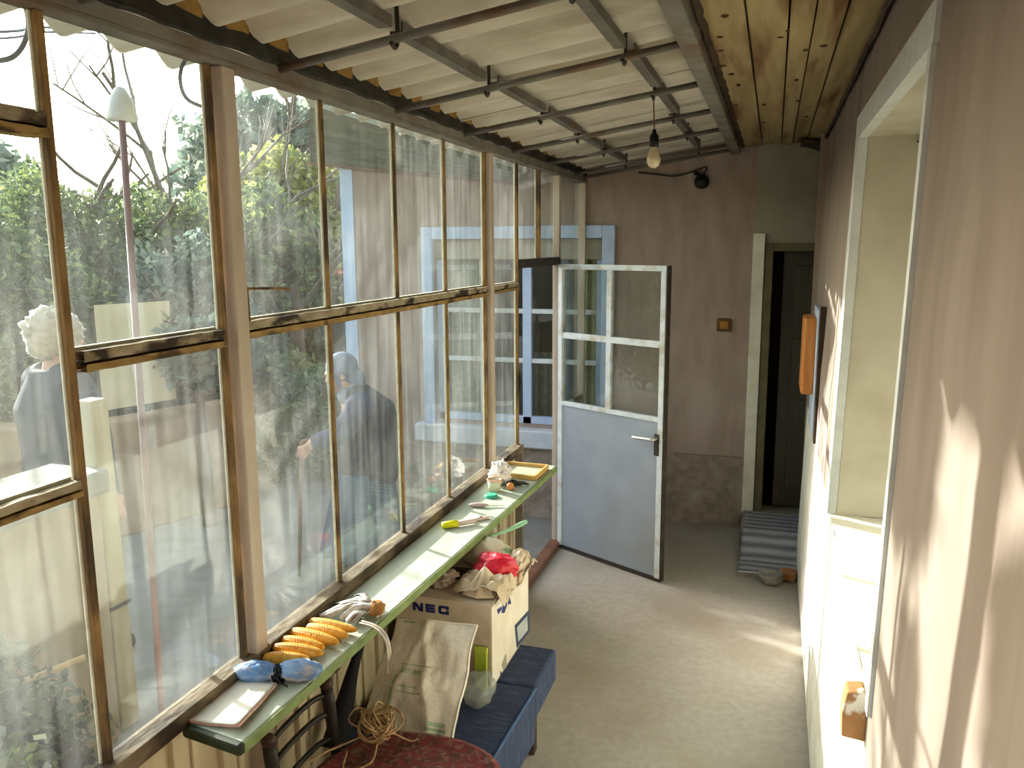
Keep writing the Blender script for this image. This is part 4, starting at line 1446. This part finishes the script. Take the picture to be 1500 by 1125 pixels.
weedl = leaf_mat('dark_weed_leaves', '3d4630', '56623f', '7d8a55')
for k, (x, y, h, lab) in enumerate(WEEDS):
    bz = bedz(x, y)
    t = empty('weed', (x, y, bz), lab, 'plant', 'weeds in the planting bed')
    obj('stem', branches(40 + k, (x, y, bz - .01), h * .7, .006, .5, 3, 1, 1.2), bark, t)
    leaf_cloud('foliage', [((x, y, bz + h * .5), (.13, .13, h * .5), 420), ((x, y, bz + .06), (.22, .22, .09), 420)], .026, (weedl, weedl, ever)[k % 3], t, 60 + k, shell=.1)
DR = []
rng = random.Random(8)
for k in range(46):
    x, y = rng.uniform(-2.3, -1.36), rng.uniform(.6, 1.9)
    DR.append(((x, y, bedz(x, y) + .02), (.10, .10, .03), 60))
drs = leaf_cloud('leaf_litter', DR, .04, leaf_mat('dark_dry_leaves', '3c352b', '54493a', '6d6048'), None, 5, shell=.05)
tag(drs, 'brown leaf litter over the planting bed', 'leaf litter', kind='stuff')

# retaining wall with dark trunk, beige board
tag(obj('trim_4', MB().prism([(-6.5, 3.0, GZ), (-4.15, 4.15, GZ), (-3.78, 5.15, GZ), (-3.95, 5.2, GZ), (-4.3, 4.3, GZ), (-6.6, 3.15, GZ)], (0, 0, .80)), pm('pink_tan_wall', 'ab9178', '9f866c', 5, .95, .3, c3='8f7a64', scale3=2.5), bevel=.02),
    'pinkish tan retaining wall at the back of the yard', 'yard wall', kind='structure')
bd = empty('board_panel', (-4.5, 4.9, 0), 'plain beige board standing above the retaining wall under the hedge', 'board')
a_, b_ = px(137, 447, 5.5), px(240, 441, 5.75)
obj('sheet', MB().prism([(a_.x, a_.y, .75), (b_.x, b_.y, .78), (b_.x, b_.y, b_.z), (a_.x, a_.y, a_.z)], (.02, .03, 0)), pm('beige_board', 'cdbf9f', 'bfb191', 4, .9, .05), bd)
for q in (a_, b_):
    obj('leg', MB().box(q.x - .10 - (.06 if q is b_ else 0), q.x - .05 - (.06 if q is b_ else 0), q.y + .07, q.y + .12, GZ, q.z - .05), bark, bd)
dt = empty('bare_tree', (-3.7, 4.62, GZ), 'slim dark tree with small crown in front of the tan retaining wall', 'tree')
obj('trunk', MB().tube(curve_pts([(-3.70, 4.62, GZ), (-3.71, 4.63, .4), (-3.76, 4.68, .8), (-3.86, 4.80, 1.05)], 14), [.045, .044, .043, .04, .04, .038, .036, .034, .032, .03, .028, .026, .024, .022, .02], 8), barkd, dt, smooth=True)
obj('branch', branches(77, (-3.85, 4.79, 1.02), .3, .014, .9, 3, 2), barkd, dt)
leaf_cloud('foliage', [((-3.85, 4.8, 1.12), (.28, .24, .26), 1500)], .05, blueg, dt, 78, shell=.2)

# evergreen hedge and trees on the left and behind
tree('evergreen_tree', 'dense evergreen at the far left edge of the view', (-5.7, 4.6, GZ), 1.6, .09, [((-5.7, 4.6, 1.15), (.95, .75, 1.08), 26000), ((-5.3, 5.0, .9), (.7, .6, .85), 10000)], .042, ever, 1, 'evergreens behind the yard', stretch=1.6)
tree('evergreen_tree', 'bright topped evergreen seen between the first two rusty bars', (-6.3, 5.9, GZ), 1.9, .1, [((-6.3, 5.9, 1.3), (1.0, .9, 1.18), 28000), ((-5.7, 6.2, .8), (.9, .6, .9), 11000)], .042, ever, 2, 'evergreens behind the yard', stretch=1.6)
tree('evergreen_tree', 'dark evergreen standing left of the cream post', (-5.9, 7.1, GZ), 1.9, .1, [((-5.9, 7.1, 1.25), (1.05, .9, 1.15), 28000), ((-5.1, 6.6, .8), (.6, .5, .8), 9000)], .042, ever, 3, 'evergreens behind the yard', stretch=1.6)
shade_hedge = leaf_cloud('hedge', [((-5.9, 3.2, 1.1), (.9, .85, 1.05), 16000), ((-5.9, 1.7, 1.1), (.9, .9, 1.05), 12000)], .05, ever, None, 31, stretch=1.6)  # added out of view to keep sun off the bed and low wall
tag(shade_hedge, 'added hedge out of view on the left that shades the bed and low yard wall', 'hedge', kind='structure')
tree('dark_shrub', 'dark shrub above the pinkish tan wall beside the slim trunk', (-4.65, 5.7, GZ), 1.0, .05, [((-4.65, 5.7, 1.0), (.68, .5, .88), 11000)], .05, blueg, 4, cat='shrub')
tree('yellow_tree', 'yellow-green tree behind the second column of panes', (-6.4, 9.8, GZ), 2.2, .1, [((-6.4, 9.8, 2.35), (1.1, .9, .8), 7000), ((-5.7, 9.4, 1.7), (.8, .6, .7), 4000)], .08, yell, 5)
tree('grey_green_tree', 'tall grey-green tree rising above the yellow tree', (-8.3, 12.5, GZ), 3.2, .14, [((-8.3, 12.5, 3.2), (1.7, 1.2, 1.1), 4200), ((-7.2, 12.9, 2.6), (1.6, 1.0, 1.3), 3600)], .14, blueg, 6)
tree('grey_green_tree', 'distant grey-green tree at the far left behind the evergreens', (-10.5, 8.2, GZ), 3.0, .14, [((-10.5, 8.2, 2.1), (1.7, 1.5, 1.4), 9000)], .10, blueg, 7)
tree('dark_tree', 'dark ivy-covered tree behind the fourth column of panes', (-5.4, 8.1, GZ), 1.8, .1, [((-5.45, 8.1, 1.3), (.75, .6, 1.2), 8000)], .07, ever, 8)
bs = empty('round_bush', (-3.95, 5.9, GZ), 'rounded light green bush beside the house corner', 'bush')
obj('stem', branches(9, (-3.95, 5.95, GZ), .5, .03, .9, 4, 2), bark, bs)
leaf_cloud('foliage', [((-4.1, 5.95, .42), (.62, .45, .55), 8000), ((-3.65, 6.0, .35), (.4, .35, .45), 3600)], .05, bushl, bs, 9, shell=.5)
bt = empty('bare_tree', (-4.35, 6.9, GZ), 'bare grey-brown tree with forked trunks behind the round bush', 'tree')
for k, (x, y, r_) in enumerate(((-4.35, 6.9, .07), (-4.15, 7.0, .055))):
    obj('trunk', branches(90 + k, (x, y, GZ), 1.6, r_, .7, 3, 3), bark, bt)
bt2 = empty('bare_tree', (-6.2, 7.6, GZ), 'bare twigs of a tall tree against the white sky', 'tree')
obj('trunk', branches(95, (-6.2, 7.6, GZ), 2.6, .07, .8, 4, 3), twigm, bt2)
bt3 = empty('bare_tree', (-4.9, 6.6, GZ), 'pale tangle of bare twigs above the round bush', 'tree')
obj('trunk', branches(97, (-4.9, 6.6, GZ), 1.3, .04, 1.1, 4, 3), twigm, bt3)
st = empty('shade_tree', (-5.6, 2.9, GZ), 'leafy tree beside the yard that dapples the right wall', 'tree', None, 'structure')
obj('trunk', branches(98, (-5.6, 2.9, GZ), 2.9, .09, .9, 4, 3), bark, st)
SHB = []
for q in ((-5.0, 3.85, 3.62, .20), (-5.1, 4.12, 3.78, .24), (-4.9, 3.35, 3.85, .16), (-5.2, 3.25, 3.6, .10), (-5.1, 2.9, 3.7, .20), (-5.0, 3.66, 3.25, .09), (-5.0, 3.3, 3.08, .07), (-5.1, 4.4, 3.5, .12), (-5.1, 3.5, 4.2, .4)):
    SHB.append(((q[0], q[1], q[2]), (q[3] * 1.2, q[3], q[3]), int(1100 * q[3])))
leaf_cloud('foliage', SHB, .10, ever, st, 12, shell=.2)

# tiled shed behind, with dark opening
sh = empty('shed', (-5.2, 9.3, GZ), 'old shed with an orange tiled roof behind the trees', 'shed')
a_, b_ = px(430, 400, 9.6), px(525, 420, 10.2)
tile = pm('terracotta_tile', 'b06a48', '8f5238', 8, .9, .6, (1, 1, 1), 'c98e68', 14)
dirv = Vector((b_.x - a_.x, b_.y - a_.y, 0)).normalized()
bkv = Vector((-dirv.y, dirv.x, 0))
A0, B0 = Vector((a_.x, a_.y, 0)) - dirv * .3, Vector((b_.x, b_.y, 0)) + dirv * .6
obj('wall', MB().prism([A0 + bkv * .35 + Vector((0, 0, GZ)), B0 + bkv * .35 + Vector((0, 0, GZ)), B0 + bkv * 1.8 + Vector((0, 0, GZ)), A0 + bkv * 1.8 + Vector((0, 0, GZ))], (0, 0, 1.55)), pm('shed_boards', '55504a', '3f3b36', 6, .9, .4, (6, 6, .3)), sh)
LT = (B0 - A0).length


def roof_t(u, v):
    q = A0.lerp(B0, u) + bkv * (-.05 + 1.5 * v)
    return q + Vector((0, 0, 1.50 + .62 * v + .03 * abs(math.sin(u * LT * 16)) + .02 * ((v * 6) % 1)))


obj('tiled_roof', MB().grid(roof_t, 60, 18), tile, sh, smooth=True, solid=.03)
obj('door', MB().prism([A0.lerp(B0, .35) + bkv * .33 + Vector((0, 0, GZ)), A0.lerp(B0, .7) + bkv * .33 + Vector((0, 0, GZ)), A0.lerp(B0, .7) + bkv * .33 + Vector((0, 0, 1.3)), A0.lerp(B0, .35) + bkv * .33 + Vector((0, 0, 1.3))], bkv * .03), pm('shed_dark_door', '2a2826', '1e1d1c', 8, .9), sh)

# wing window and eave
ww = empty('window_5', (-1.7, YF, .6), 'light blue framed house window seen past the open doorway', 'window', kind='structure')
mb = MB()
for a in ((WX0 - .085, WX0, WZ0 - .02, WZ1 + .085), (WX1, WX1 + .085, WZ0 - .02, WZ1 + .085), (WX0, WX1, WZ1, WZ1 + .085)):
    mb.box(a[0], a[1], YF - .03, YF + .02, a[2], a[3])
obj('blue_surround', mb, blue_trim, ww, bevel=.006)
obj('window_sill', MB().box(WX0 - .14, WX1 + .14, YF - .09, YF + .10, WZ0 - .15, WZ0 - .02), pm('pale_sill', 'cdd3da', 'bec5cd', 10, .8, .1), ww, bevel=.012)
obj('blind_box', B(WX0, WX1, YF + .03, YF + .10, WZ1 - .14, WZ1), pm('grey_beige_board', 'aca695', '9b9584', 6, .8), ww, bevel=.004)
mb = MB()
for x0, x1 in ((WX0, WX0 + .05), (-1.665, -1.60), (WX1 - .05, WX1)):
    mb.box(x0, x1, YF + .05, YF + .10, WZ0 - .02, WZ1 - .14)
mb.box(WX0, WX1, YF + .05, YF + .10, WZ0 - .02, WZ0 + .05)
obj('window_frame', mb, blue_trim, ww, bevel=.004)
for z in (1.40, 1.05):
    for x0, x1 in ((WX0 + .05, -1.665), (-1.60, WX1 - .05)):
        obj('muntin', B(x0, x1, YF + .055, YF + .095, z - .016, z + .016), door_frame_paint, ww, bevel=.003)
obj('muntin', B(-1.985, -1.96, YF + .056, YF + .094, WZ0 + .05, WZ1 - .14), door_frame_paint, ww, bevel=.003)
for x0, x1 in ((WX0 + .05, -1.665), (-1.60, WX1 - .05)):
    obj('pane', B(x0, x1, YF + .072, YF + .076, WZ0 + .05, WZ1 - .14), glass_wing, ww)


def curt(x0, x1, z0, z1, ph):
    return MB().grid(lambda u, v: (x0 + (x1 - x0) * u, YF + .17 + .018 * math.sin(u * (x1 - x0) * 95 + ph), z0 + (z1 - z0) * v), 60, 6)


cm = pm('lace_curtain', 'c4c2b4', 'aeac9e', 30, .9)
obj('curtain', curt(WX0 + .02, -1.95, WZ0, 1.76, 0), cm, ww, smooth=True)
obj('curtain', curt(-1.62, -1.40, WZ0, 1.10, 2), pm('grey_curtain', '77766c', '64635a', 30, .9), ww, smooth=True)
obj('curtain', curt(-1.27, -1.10, WZ0, 1.76, 1), pm('yellowish_curtain', 'b3a878', '9d9266', 30, .9), ww, smooth=True)
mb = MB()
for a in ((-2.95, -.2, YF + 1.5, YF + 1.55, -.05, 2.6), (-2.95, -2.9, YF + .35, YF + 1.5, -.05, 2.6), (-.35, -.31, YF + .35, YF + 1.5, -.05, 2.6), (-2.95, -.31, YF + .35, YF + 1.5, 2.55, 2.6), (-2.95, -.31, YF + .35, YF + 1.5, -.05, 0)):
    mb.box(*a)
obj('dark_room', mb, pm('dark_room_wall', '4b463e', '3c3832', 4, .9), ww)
pot = empty('pot', (-1.32, YF + .13, WZ0), 'dark rounded pot behind the lower right pane of the blue window', 'pot')
obj('belly', MB().lathe([(0, WZ0 + .052), (.07, WZ0 + .055), (.12, WZ0 + .10), (.125, WZ0 + .14), (.10, WZ0 + .185), (.06, WZ0 + .20), (0, WZ0 + .205)], 24, (-1.32, YF + .135 + .16, 0)), pm('dark_pot', '2f2f33', '242428', 10, .4), pot, smooth=True)
obj('stand', MB().box(-1.45, -1.19, YF + .16, YF + .44, WZ0 - .02, WZ0 + .053), dark_wood, pot, bevel=.005)


def onY(x, y, Y):
    d = px(x, y, 1) - Vector((0, 0, CAMZ))
    return Vector((0, 0, CAMZ)) + d * (Y / d.y)


ev = empty('eave', (-2.3, 5.1, 2.5), 'grey-green boarded eave over the outer house wall', 'eave', kind='structure')
E0, E1, E2, E3 = onY(455, 238, YF), onY(772, 268, YF), onY(772, 248, 4.95), onY(455, 150, 4.75)
obj('soffit', MB().grid(lambda u, v: E0.lerp(E1, u).lerp(E3.lerp(E2, u), v) + Vector((0, 0, .006 * (int(v * 8) % 2))), 10, 40), pm('soffit_board', '8d9082', '7b7e70', 6, .85, .2, (1, 4, 1), '6b6d60', 4), ev, solid=.03)
obj('fascia', MB().prism([E0 + Vector((0, -.03, -.02)), E1 + Vector((0, -.03, -.02)), E1 + Vector((0, -.03, .03)), E0 + Vector((0, -.03, .03))], (0, .03, 0)), pm('brown_fascia', '8c6f5e', '7b6051', 8, .9), ev)
obj('roof_tiles', MB().grid(lambda u, v: E3.lerp(E2, u).lerp(E0.lerp(E1, u) + Vector((0, 1.2, .75)), v) + Vector((0, 0, .05 + .03 * abs(math.sin(u * 45)))), 90, 10), tile, ev, smooth=True, solid=.02)

# overhead cables
cbm = pm('grey_cable', '5c6068', '484c54', 10, .7)
for k, (pts, lab, r_) in enumerate((((px(-10, 47, 3.4), px(28, 45, 3.5), px(60, 40, 3.7), px(140, 44, 4.4)), 'upper grey cable crossing outside the top left pane', .006),
                                    ((px(-10, 57, 3.4), px(28, 54, 3.5), px(60, 47, 3.7), px(140, 49, 4.4)), 'lower grey cable crossing outside the top left pane', .005),
                                    ((px(36, 2, 1.66), px(42, 35, 1.66), px(34, 66, 1.64), px(16, 85, 1.62), px(-14, 90, 1.6)), 'thick loop of dark hose hanging outside the top left pane', .0055),
                                    ((px(286, 70, 1.98), px(268, 94, 1.98), px(264, 120, 1.98), px(274, 145, 1.98), px(300, 158, 2.0)), 'curled loop of cable outside, left of the first cream post', .0048))):
    tag(obj('cable', MB().tube(curve_pts(pts, 20), r_, 8), cbm, smooth=True), lab, 'cable', 'cables outside the glazing')

# ================================================================== PEOPLE
skin = pm('skin', 'c99f88', 'bd927b', 30, .6)


def remesh(o, vox, sm=4):
    b = o.modifiers.new('remesh', 'REMESH')
    b.mode = 'VOXEL'
    b.voxel_size = vox
    b.use_smooth_shade = True
    s_ = o.modifiers.new('smooth', 'SMOOTH')
    s_.iterations = sm
    s_.factor = .5


class Fig:
    """figure frame: f forward, l sideways (towards the figure's left), z up"""
    def __init__(s, C, f):
        s.C, s.f = Vector(C), Vector(f).normalized()
        s.l = Vector((0, 0, 1)).cross(s.f)

    def p(s, f, l, z):
        return s.C + s.f * f + s.l * l + Vector((0, 0, z))

    def rot(s, pitch=0):
        m = Matrix((s.f, s.l, Vector((0, 0, 1)))).transposed()
        return m @ Matrix.Rotation(pitch, 3, 'Y')


def head_into(mb, F, c, pitch, k=1.0):
    """skull, jaw, nose, brow, lips, ears; c = head centre in (f, l, z)"""
    r = F.rot(pitch)
    o = F.p(*c)

    def at_(f, l, z):
        return o + r @ Vector((f * k, l * k, z * k))
    mb.blob(at_(-.012, 0, .025), (.093 * k, .074 * k, .09 * k), 24, 18, rot=r)
    mb.blob(at_(.025, 0, -.045), (.062 * k, .055 * k, .07 * k), 20, 14, rot=r)
    mb.tube([at_(.082, 0, .012), at_(.102, 0, -.022), at_(.085, 0, -.032)], [.010 * k, .014 * k, .012 * k], 10)
    mb.tube([at_(.072, -.035, .028), at_(.086, 0, .030), at_(.072, .035, .028)], .011 * k, 8)
    mb.blob(at_(.074, 0, -.062), (.014 * k, .026 * k, .010 * k), 12, 8, rot=r)
    mb.blob(at_(.062, 0, -.095), (.024 * k, .026 * k, .020 * k), 12, 8, rot=r)
    for s_ in (-1, 1):
        mb.blob(at_(-.005, s_ * .076, -.01), (.020 * k, .010 * k, .032 * k), 12, 8, rot=r)
        mb.blob(at_(.052, s_ * .034, -.028), (.024 * k, .02 * k, .022 * k), 12, 8, rot=r)
    return at_


def hand_into(mb, wrist, d, pn, curl=.9, k=1.0, side=1):
    """palm, four fingers of unequal length and a thumb; d along the palm, pn palm normal (towards the palm side)"""
    wrist, d, pn = Vector(wrist), Vector(d).normalized(), Vector(pn).normalized()
    sd_ = d.cross(pn).normalized() * side
    pn = (pn - d * pn.dot(d)).normalized()
    for q in (-.026, -.009, .009, .025):
        mb.tube([wrist + d * .005 * k + sd_ * q * .6 * k, wrist + d * .045 * k + sd_ * q * k, wrist + d * .082 * k + sd_ * q * k], [.014 * k, .0135 * k, .0105 * k], 8)
    for i, (q, L) in enumerate(((-.027, .068), (-.009, .080), (.009, .074), (.026, .056))):
        p = wrist + d * .082 * k + sd_ * q * k
        pts = [p]
        dd_ = d
        for j, s_ in enumerate((.45, .32, .23)):
            a = curl * (.75 + .12 * i)
            dd_ = (dd_ * math.cos(a) + pn * math.sin(a)).normalized() if j or curl > .5 else dd_
            # rotate pn with the bend
            p = p + dd_ * L * s_ * k
            pts.append(p)
            pn_i = pn
        mb.tube(pts, [.0095 * k, .009 * k, .0082 * k, .0065 * k], 8)
    b_ = wrist + d * .03 * k - sd_ * .026 * k
    t1 = b_ + (d * .6 - sd_ * .7 + pn * .5).normalized() * .034 * k
    t2 = t1 + (d * .8 + pn * .6 + sd_ * .1).normalized() * .028 * k
    mb.tube([b_, t1, t2], [.012 * k, .0105 * k, .008 * k], 8)


# stooped person with a stick
PC = Vector((-2.33, 4.26, GZ))
F1 = Fig(PC, (-.879, -.476, 0))
mb = MB()
hc = (.075, 0, 1.20)
at1 = head_into(mb, F1, hc, .35, .92)
mb.tube([F1.p(.03, 0, 1.16), F1.p(-.01, 0, 1.07)], [.05, .06], 14)
mb.tube([F1.p(0, 0, 1.06), F1.p(-.06, 0, .95), F1.p(-.08, 0, .82), F1.p(-.06, 0, .70), F1.p(-.03, 0, .60)], [.09, .135, .15, .14, .14], 18)
for s_ in (-1, 1):
    mb.tube([F1.p(-.01, s_ * .05, 1.05), F1.p(-.03, s_ * .16, 1.02)], [.07, .065], 12)
    mb.tube([F1.p(-.03, s_ * .085, .60), F1.p(.03, s_ * .085, .36), F1.p(.0, s_ * .085, .07)], [.085, .06, .042], 12)
    mb.tube([F1.p(-.02, s_ * .085, .035), F1.p(.06, s_ * .09, .028), F1.p(.13, s_ * .095, .022)], [.04, .036, .022], 10)
# arm with the stick
W1 = F1.p(.265, .10, .80)
mb.tube([F1.p(-.03, .165, 1.02), F1.p(.09, .19, .87), F1.p(.24, .12, .815), W1], [.055, .045, .033, .028], 12)
hand_into(mb, W1, F1.f * .6 - Vector((0, 0, .8)), -F1.l, 1.0, .9, 1)
mb.tube([F1.p(-.03, -.165, 1.02), F1.p(-.01, -.20, .80), F1.p(.08, -.18, .64)], [.055, .045, .03], 12)
hand_into(mb, F1.p(.08, -.18, .64), F1.f * .25 - Vector((0, 0, 1)), F1.l, .45, .9, -1)
p1 = obj('person', mb, skin, None, loc=PC)
remesh(p1, .009)
tag(p1, 'stooped person in headscarf, dark vest and long skirt leaning on a stick', 'person')


def cloth(name, mb, mat, parent, vox=.011, label=None):
    o_ = obj(name, mb, mat, parent, label=label)
    remesh(o_, vox, 3)
    return o_


scarf = MB()
r = F1.rot(.35)
hcw = F1.p(*hc)
scarf.blob(hcw + r @ Vector((-.022, 0, .03)), (.096, .083, .092), 26, 18, .05, 4, 2, 0, r)
scarf.blob(hcw + r @ Vector((-.065, 0, -.07)), (.06, .07, .075), 20, 14, .1, 4, 3, 0, r)
scarf.tube([hcw + r @ Vector((.02, -.07, .03)), hcw + r @ Vector((.03, -.068, -.06)), hcw + r @ Vector((.04, 0, -.118)), hcw + r @ Vector((.03, .068, -.06)), hcw + r @ Vector((.02, .07, .03))], .016, 8)
scarf.blob(hcw + r @ Vector((.0, 0, -.135)), (.075, .085, .06), 20, 14, 0, 1, 0, 0, r)
cloth('headscarf', scarf, pm('grey_blue_scarf', '6d7a90', '5b687e', 12, .9, .2), p1)
vest = MB()
vest.tube([F1.p(.0, 0, 1.08), F1.p(-.085, 0, .96), F1.p(-.105, 0, .80), F1.p(-.08, 0, .68), F1.p(-.055, 0, .585), F1.p(-.05, 0, .56)], [.09, .155, .178, .185, .19, .17], 24)
for s_ in (-1, 1):
    vest.tube([F1.p(-.02, s_ * .04, 1.06), F1.p(-.035, s_ * .15, 1.03)], [.08, .078], 14)
cloth('vest', vest, pm('charcoal_vest', '43464a', '35383c', 16, .95, .5), p1)
slv = MB()
slv.tube([F1.p(-.03, .165, 1.02), F1.p(.09, .19, .87), F1.p(.235, .122, .817)], [.078, .066, .05], 14)
slv.blob(F1.p(-.03, .16, 1.025), (.088, .088, .088), 20, 14)
cloth('sleeve', slv, pm('navy_sleeve', '2f3d5c', '26324c', 12, .9, .3), p1, label='navy sleeve reaching to the stick')
slv = MB()
slv.tube([F1.p(-.03, -.165, 1.02), F1.p(-.01, -.20, .80), F1.p(.07, -.183, .665)], [.078, .066, .05], 14)
slv.blob(F1.p(-.03, -.16, 1.025), (.088, .088, .088), 20, 14)
slv.blob(F1.p(-.01, -.20, .80), (.066, .066, .066), 16, 12)
cloth('sleeve', slv, MATS['navy_sleeve'], p1)


def skirt(u, v):
    t = 2 * math.pi * u
    r_ = .165 + .075 * v + .012 * math.sin(t * 17) * (.3 + v)
    return F1.p(-.045 + .03 * v + r_ * math.cos(t), (r_ + .02) * math.sin(t), .62 - .50 * v)


obj('skirt', MB().grid(skirt, 136, 16), pm('teal_skirt', '466074', '3a5266', 10, .9, .2, (1, 1, .3)), p1, smooth=True, solid=.006)
for s_ in (-1, 1):
    sh_ = MB()
    sh_.tube([F1.p(-.045, s_ * .085, .035), F1.p(.06, s_ * .09, .036), F1.p(.145, s_ * .097, .026)], [.044, .044, .03], 12)
    cloth('shoe', sh_, pm('dark_shoe', '262427', '1b191c', 12, .6), p1, .008)
cn = empty('walking_stick', tuple(F1.p(.34, .10, 0)), 'brown wooden walking stick held by the stooped person', 'walking stick')
hs_ = W1 + (F1.f * .6 - Vector((0, 0, .8))).normalized() * .085 - F1.l * .018
obj('shaft', MB().tube([F1.p(.36, .075, 0.0), hs_, hs_ + Vector((0, 0, .05))], [.010, .012, .012], 10), pm('stick_wood', '8a6a58', '6f5244', 14, .7, 0, (1, 1, .3)), cn, smooth=True)
obj('crook', MB().tube(curve_pts([hs_ + Vector((0, 0, .05)), hs_ + Vector((0, 0, .085)) - F1.f * .012, hs_ + Vector((0, 0, .095)) - F1.f * .05, hs_ + Vector((0, 0, .07)) - F1.f * .075], 12), .011, 10), MATS['stick_wood'], cn, smooth=True)

# second person, seen from behind beyond the low wall
PC2 = Vector((-3.09, 2.91, GZ))
F2 = Fig(PC2, (.35, .94, 0))
mb = MB()
hc2 = (.01, 0, 1.53)
head_into(mb, F2, hc2, .1, 1.0)
mb.tube([F2.p(.0, 0, 1.47), F2.p(-.02, 0, 1.37)], [.055, .062], 14)
mb.tube([F2.p(-.02, 0, 1.36), F2.p(-.02, 0, 1.22), F2.p(0, 0, 1.05), F2.p(0, 0, .92), F2.p(0, 0, .82)], [.10, .15, .145, .145, .15], 18)
for s_ in (-1, 1):
    mb.tube([F2.p(-.02, s_ * .06, 1.34), F2.p(-.02, s_ * .19, 1.31)], [.075, .07], 12)
    mb.tube([F2.p(0, s_ * .09, .84), F2.p(.01, s_ * .095, .45), F2.p(-.01, s_ * .095, .08)], [.10, .065, .045], 12)
    mb.tube([F2.p(-.04, s_ * .095, .035), F2.p(.06, s_ * .10, .03), F2.p(.16, s_ * .11, .022)], [.042, .04, .024], 10)
    mb.tube([F2.p(-.02, s_ * .20, 1.30), F2.p(-.02, s_ * .25, 1.03), F2.p(.07, s_ * .235, .82)], [.06, .047, .03], 12)
    hand_into(mb, F2.p(.07, s_ * .235, .82), F2.f * .3 - Vector((0, 0, 1)), -F2.l * s_, .45, .95, s_)
p2 = obj('person', mb, skin, None, loc=PC2)
remesh(p2, .009)
tag(p2, 'person with fluffy pale hair and dark jacket standing behind the low yard wall', 'person')
r = F2.rot(.1)
hw = F2.p(*hc2)
hair = MB()
hair.blob(hw + r @ Vector((-.03, 0, .03)), (.125, .115, .11), 40, 28, .22, 6, 8, .06, r)
hair.blob(hw + r @ Vector((-.06, 0, -.03)), (.08, .09, .075), 30, 20, .22, 6, 4, .06, r)
hm = bpy.data.materials.new('pale_hair')
hm.use_nodes = True
b_ = hm.node_tree.nodes['Principled BSDF']
b_.inputs['Base Color'].default_value = srgb('a39680')
b_.inputs['Roughness'].default_value = .7
b_.inputs['Sheen Weight'].default_value = .6
obj('hair', hair, hm, p2, smooth=True)
jk = MB()
jk.tube([F2.p(-.015, 0, 1.39), F2.p(-.02, 0, 1.23), F2.p(0, 0, 1.05), F2.p(0, 0, .90), F2.p(0, 0, .74), F2.p(0, 0, .72)], [.11, .185, .19, .195, .205, .19], 22)
for s_ in (-1, 1):
    jk.tube([F2.p(-.02, s_ * .05, 1.345), F2.p(-.02, s_ * .19, 1.31)], [.088, .085], 14)
    jk.tube([F2.p(-.02, s_ * .20, 1.30), F2.p(-.02, s_ * .255, 1.03), F2.p(.06, s_ * .238, .845)], [.076, .064, .05], 14)
cloth('jacket', jk, pm('dark_grey_jacket', '464c55', '3a4048', 12, .9, .4), p2)
tr_ = MB()
for s_ in (-1, 1):
    tr_.tube([F2.p(0, s_ * .085, .84), F2.p(.01, s_ * .095, .45), F2.p(-.01, s_ * .095, .07)], [.118, .09, .075], 14)
cloth('trousers', tr_, pm('dark_trousers', '3a3b42', '2e2f35', 12, .9), p2)
for s_ in (-1, 1):
    sh_ = MB()
    sh_.tube([F2.p(-.05, s_ * .095, .04), F2.p(.06, s_ * .10, .038), F2.p(.175, s_ * .11, .028)], [.047, .047, .03], 12)
    cloth('shoe', sh_, MATS['dark_shoe'], p2, .008)
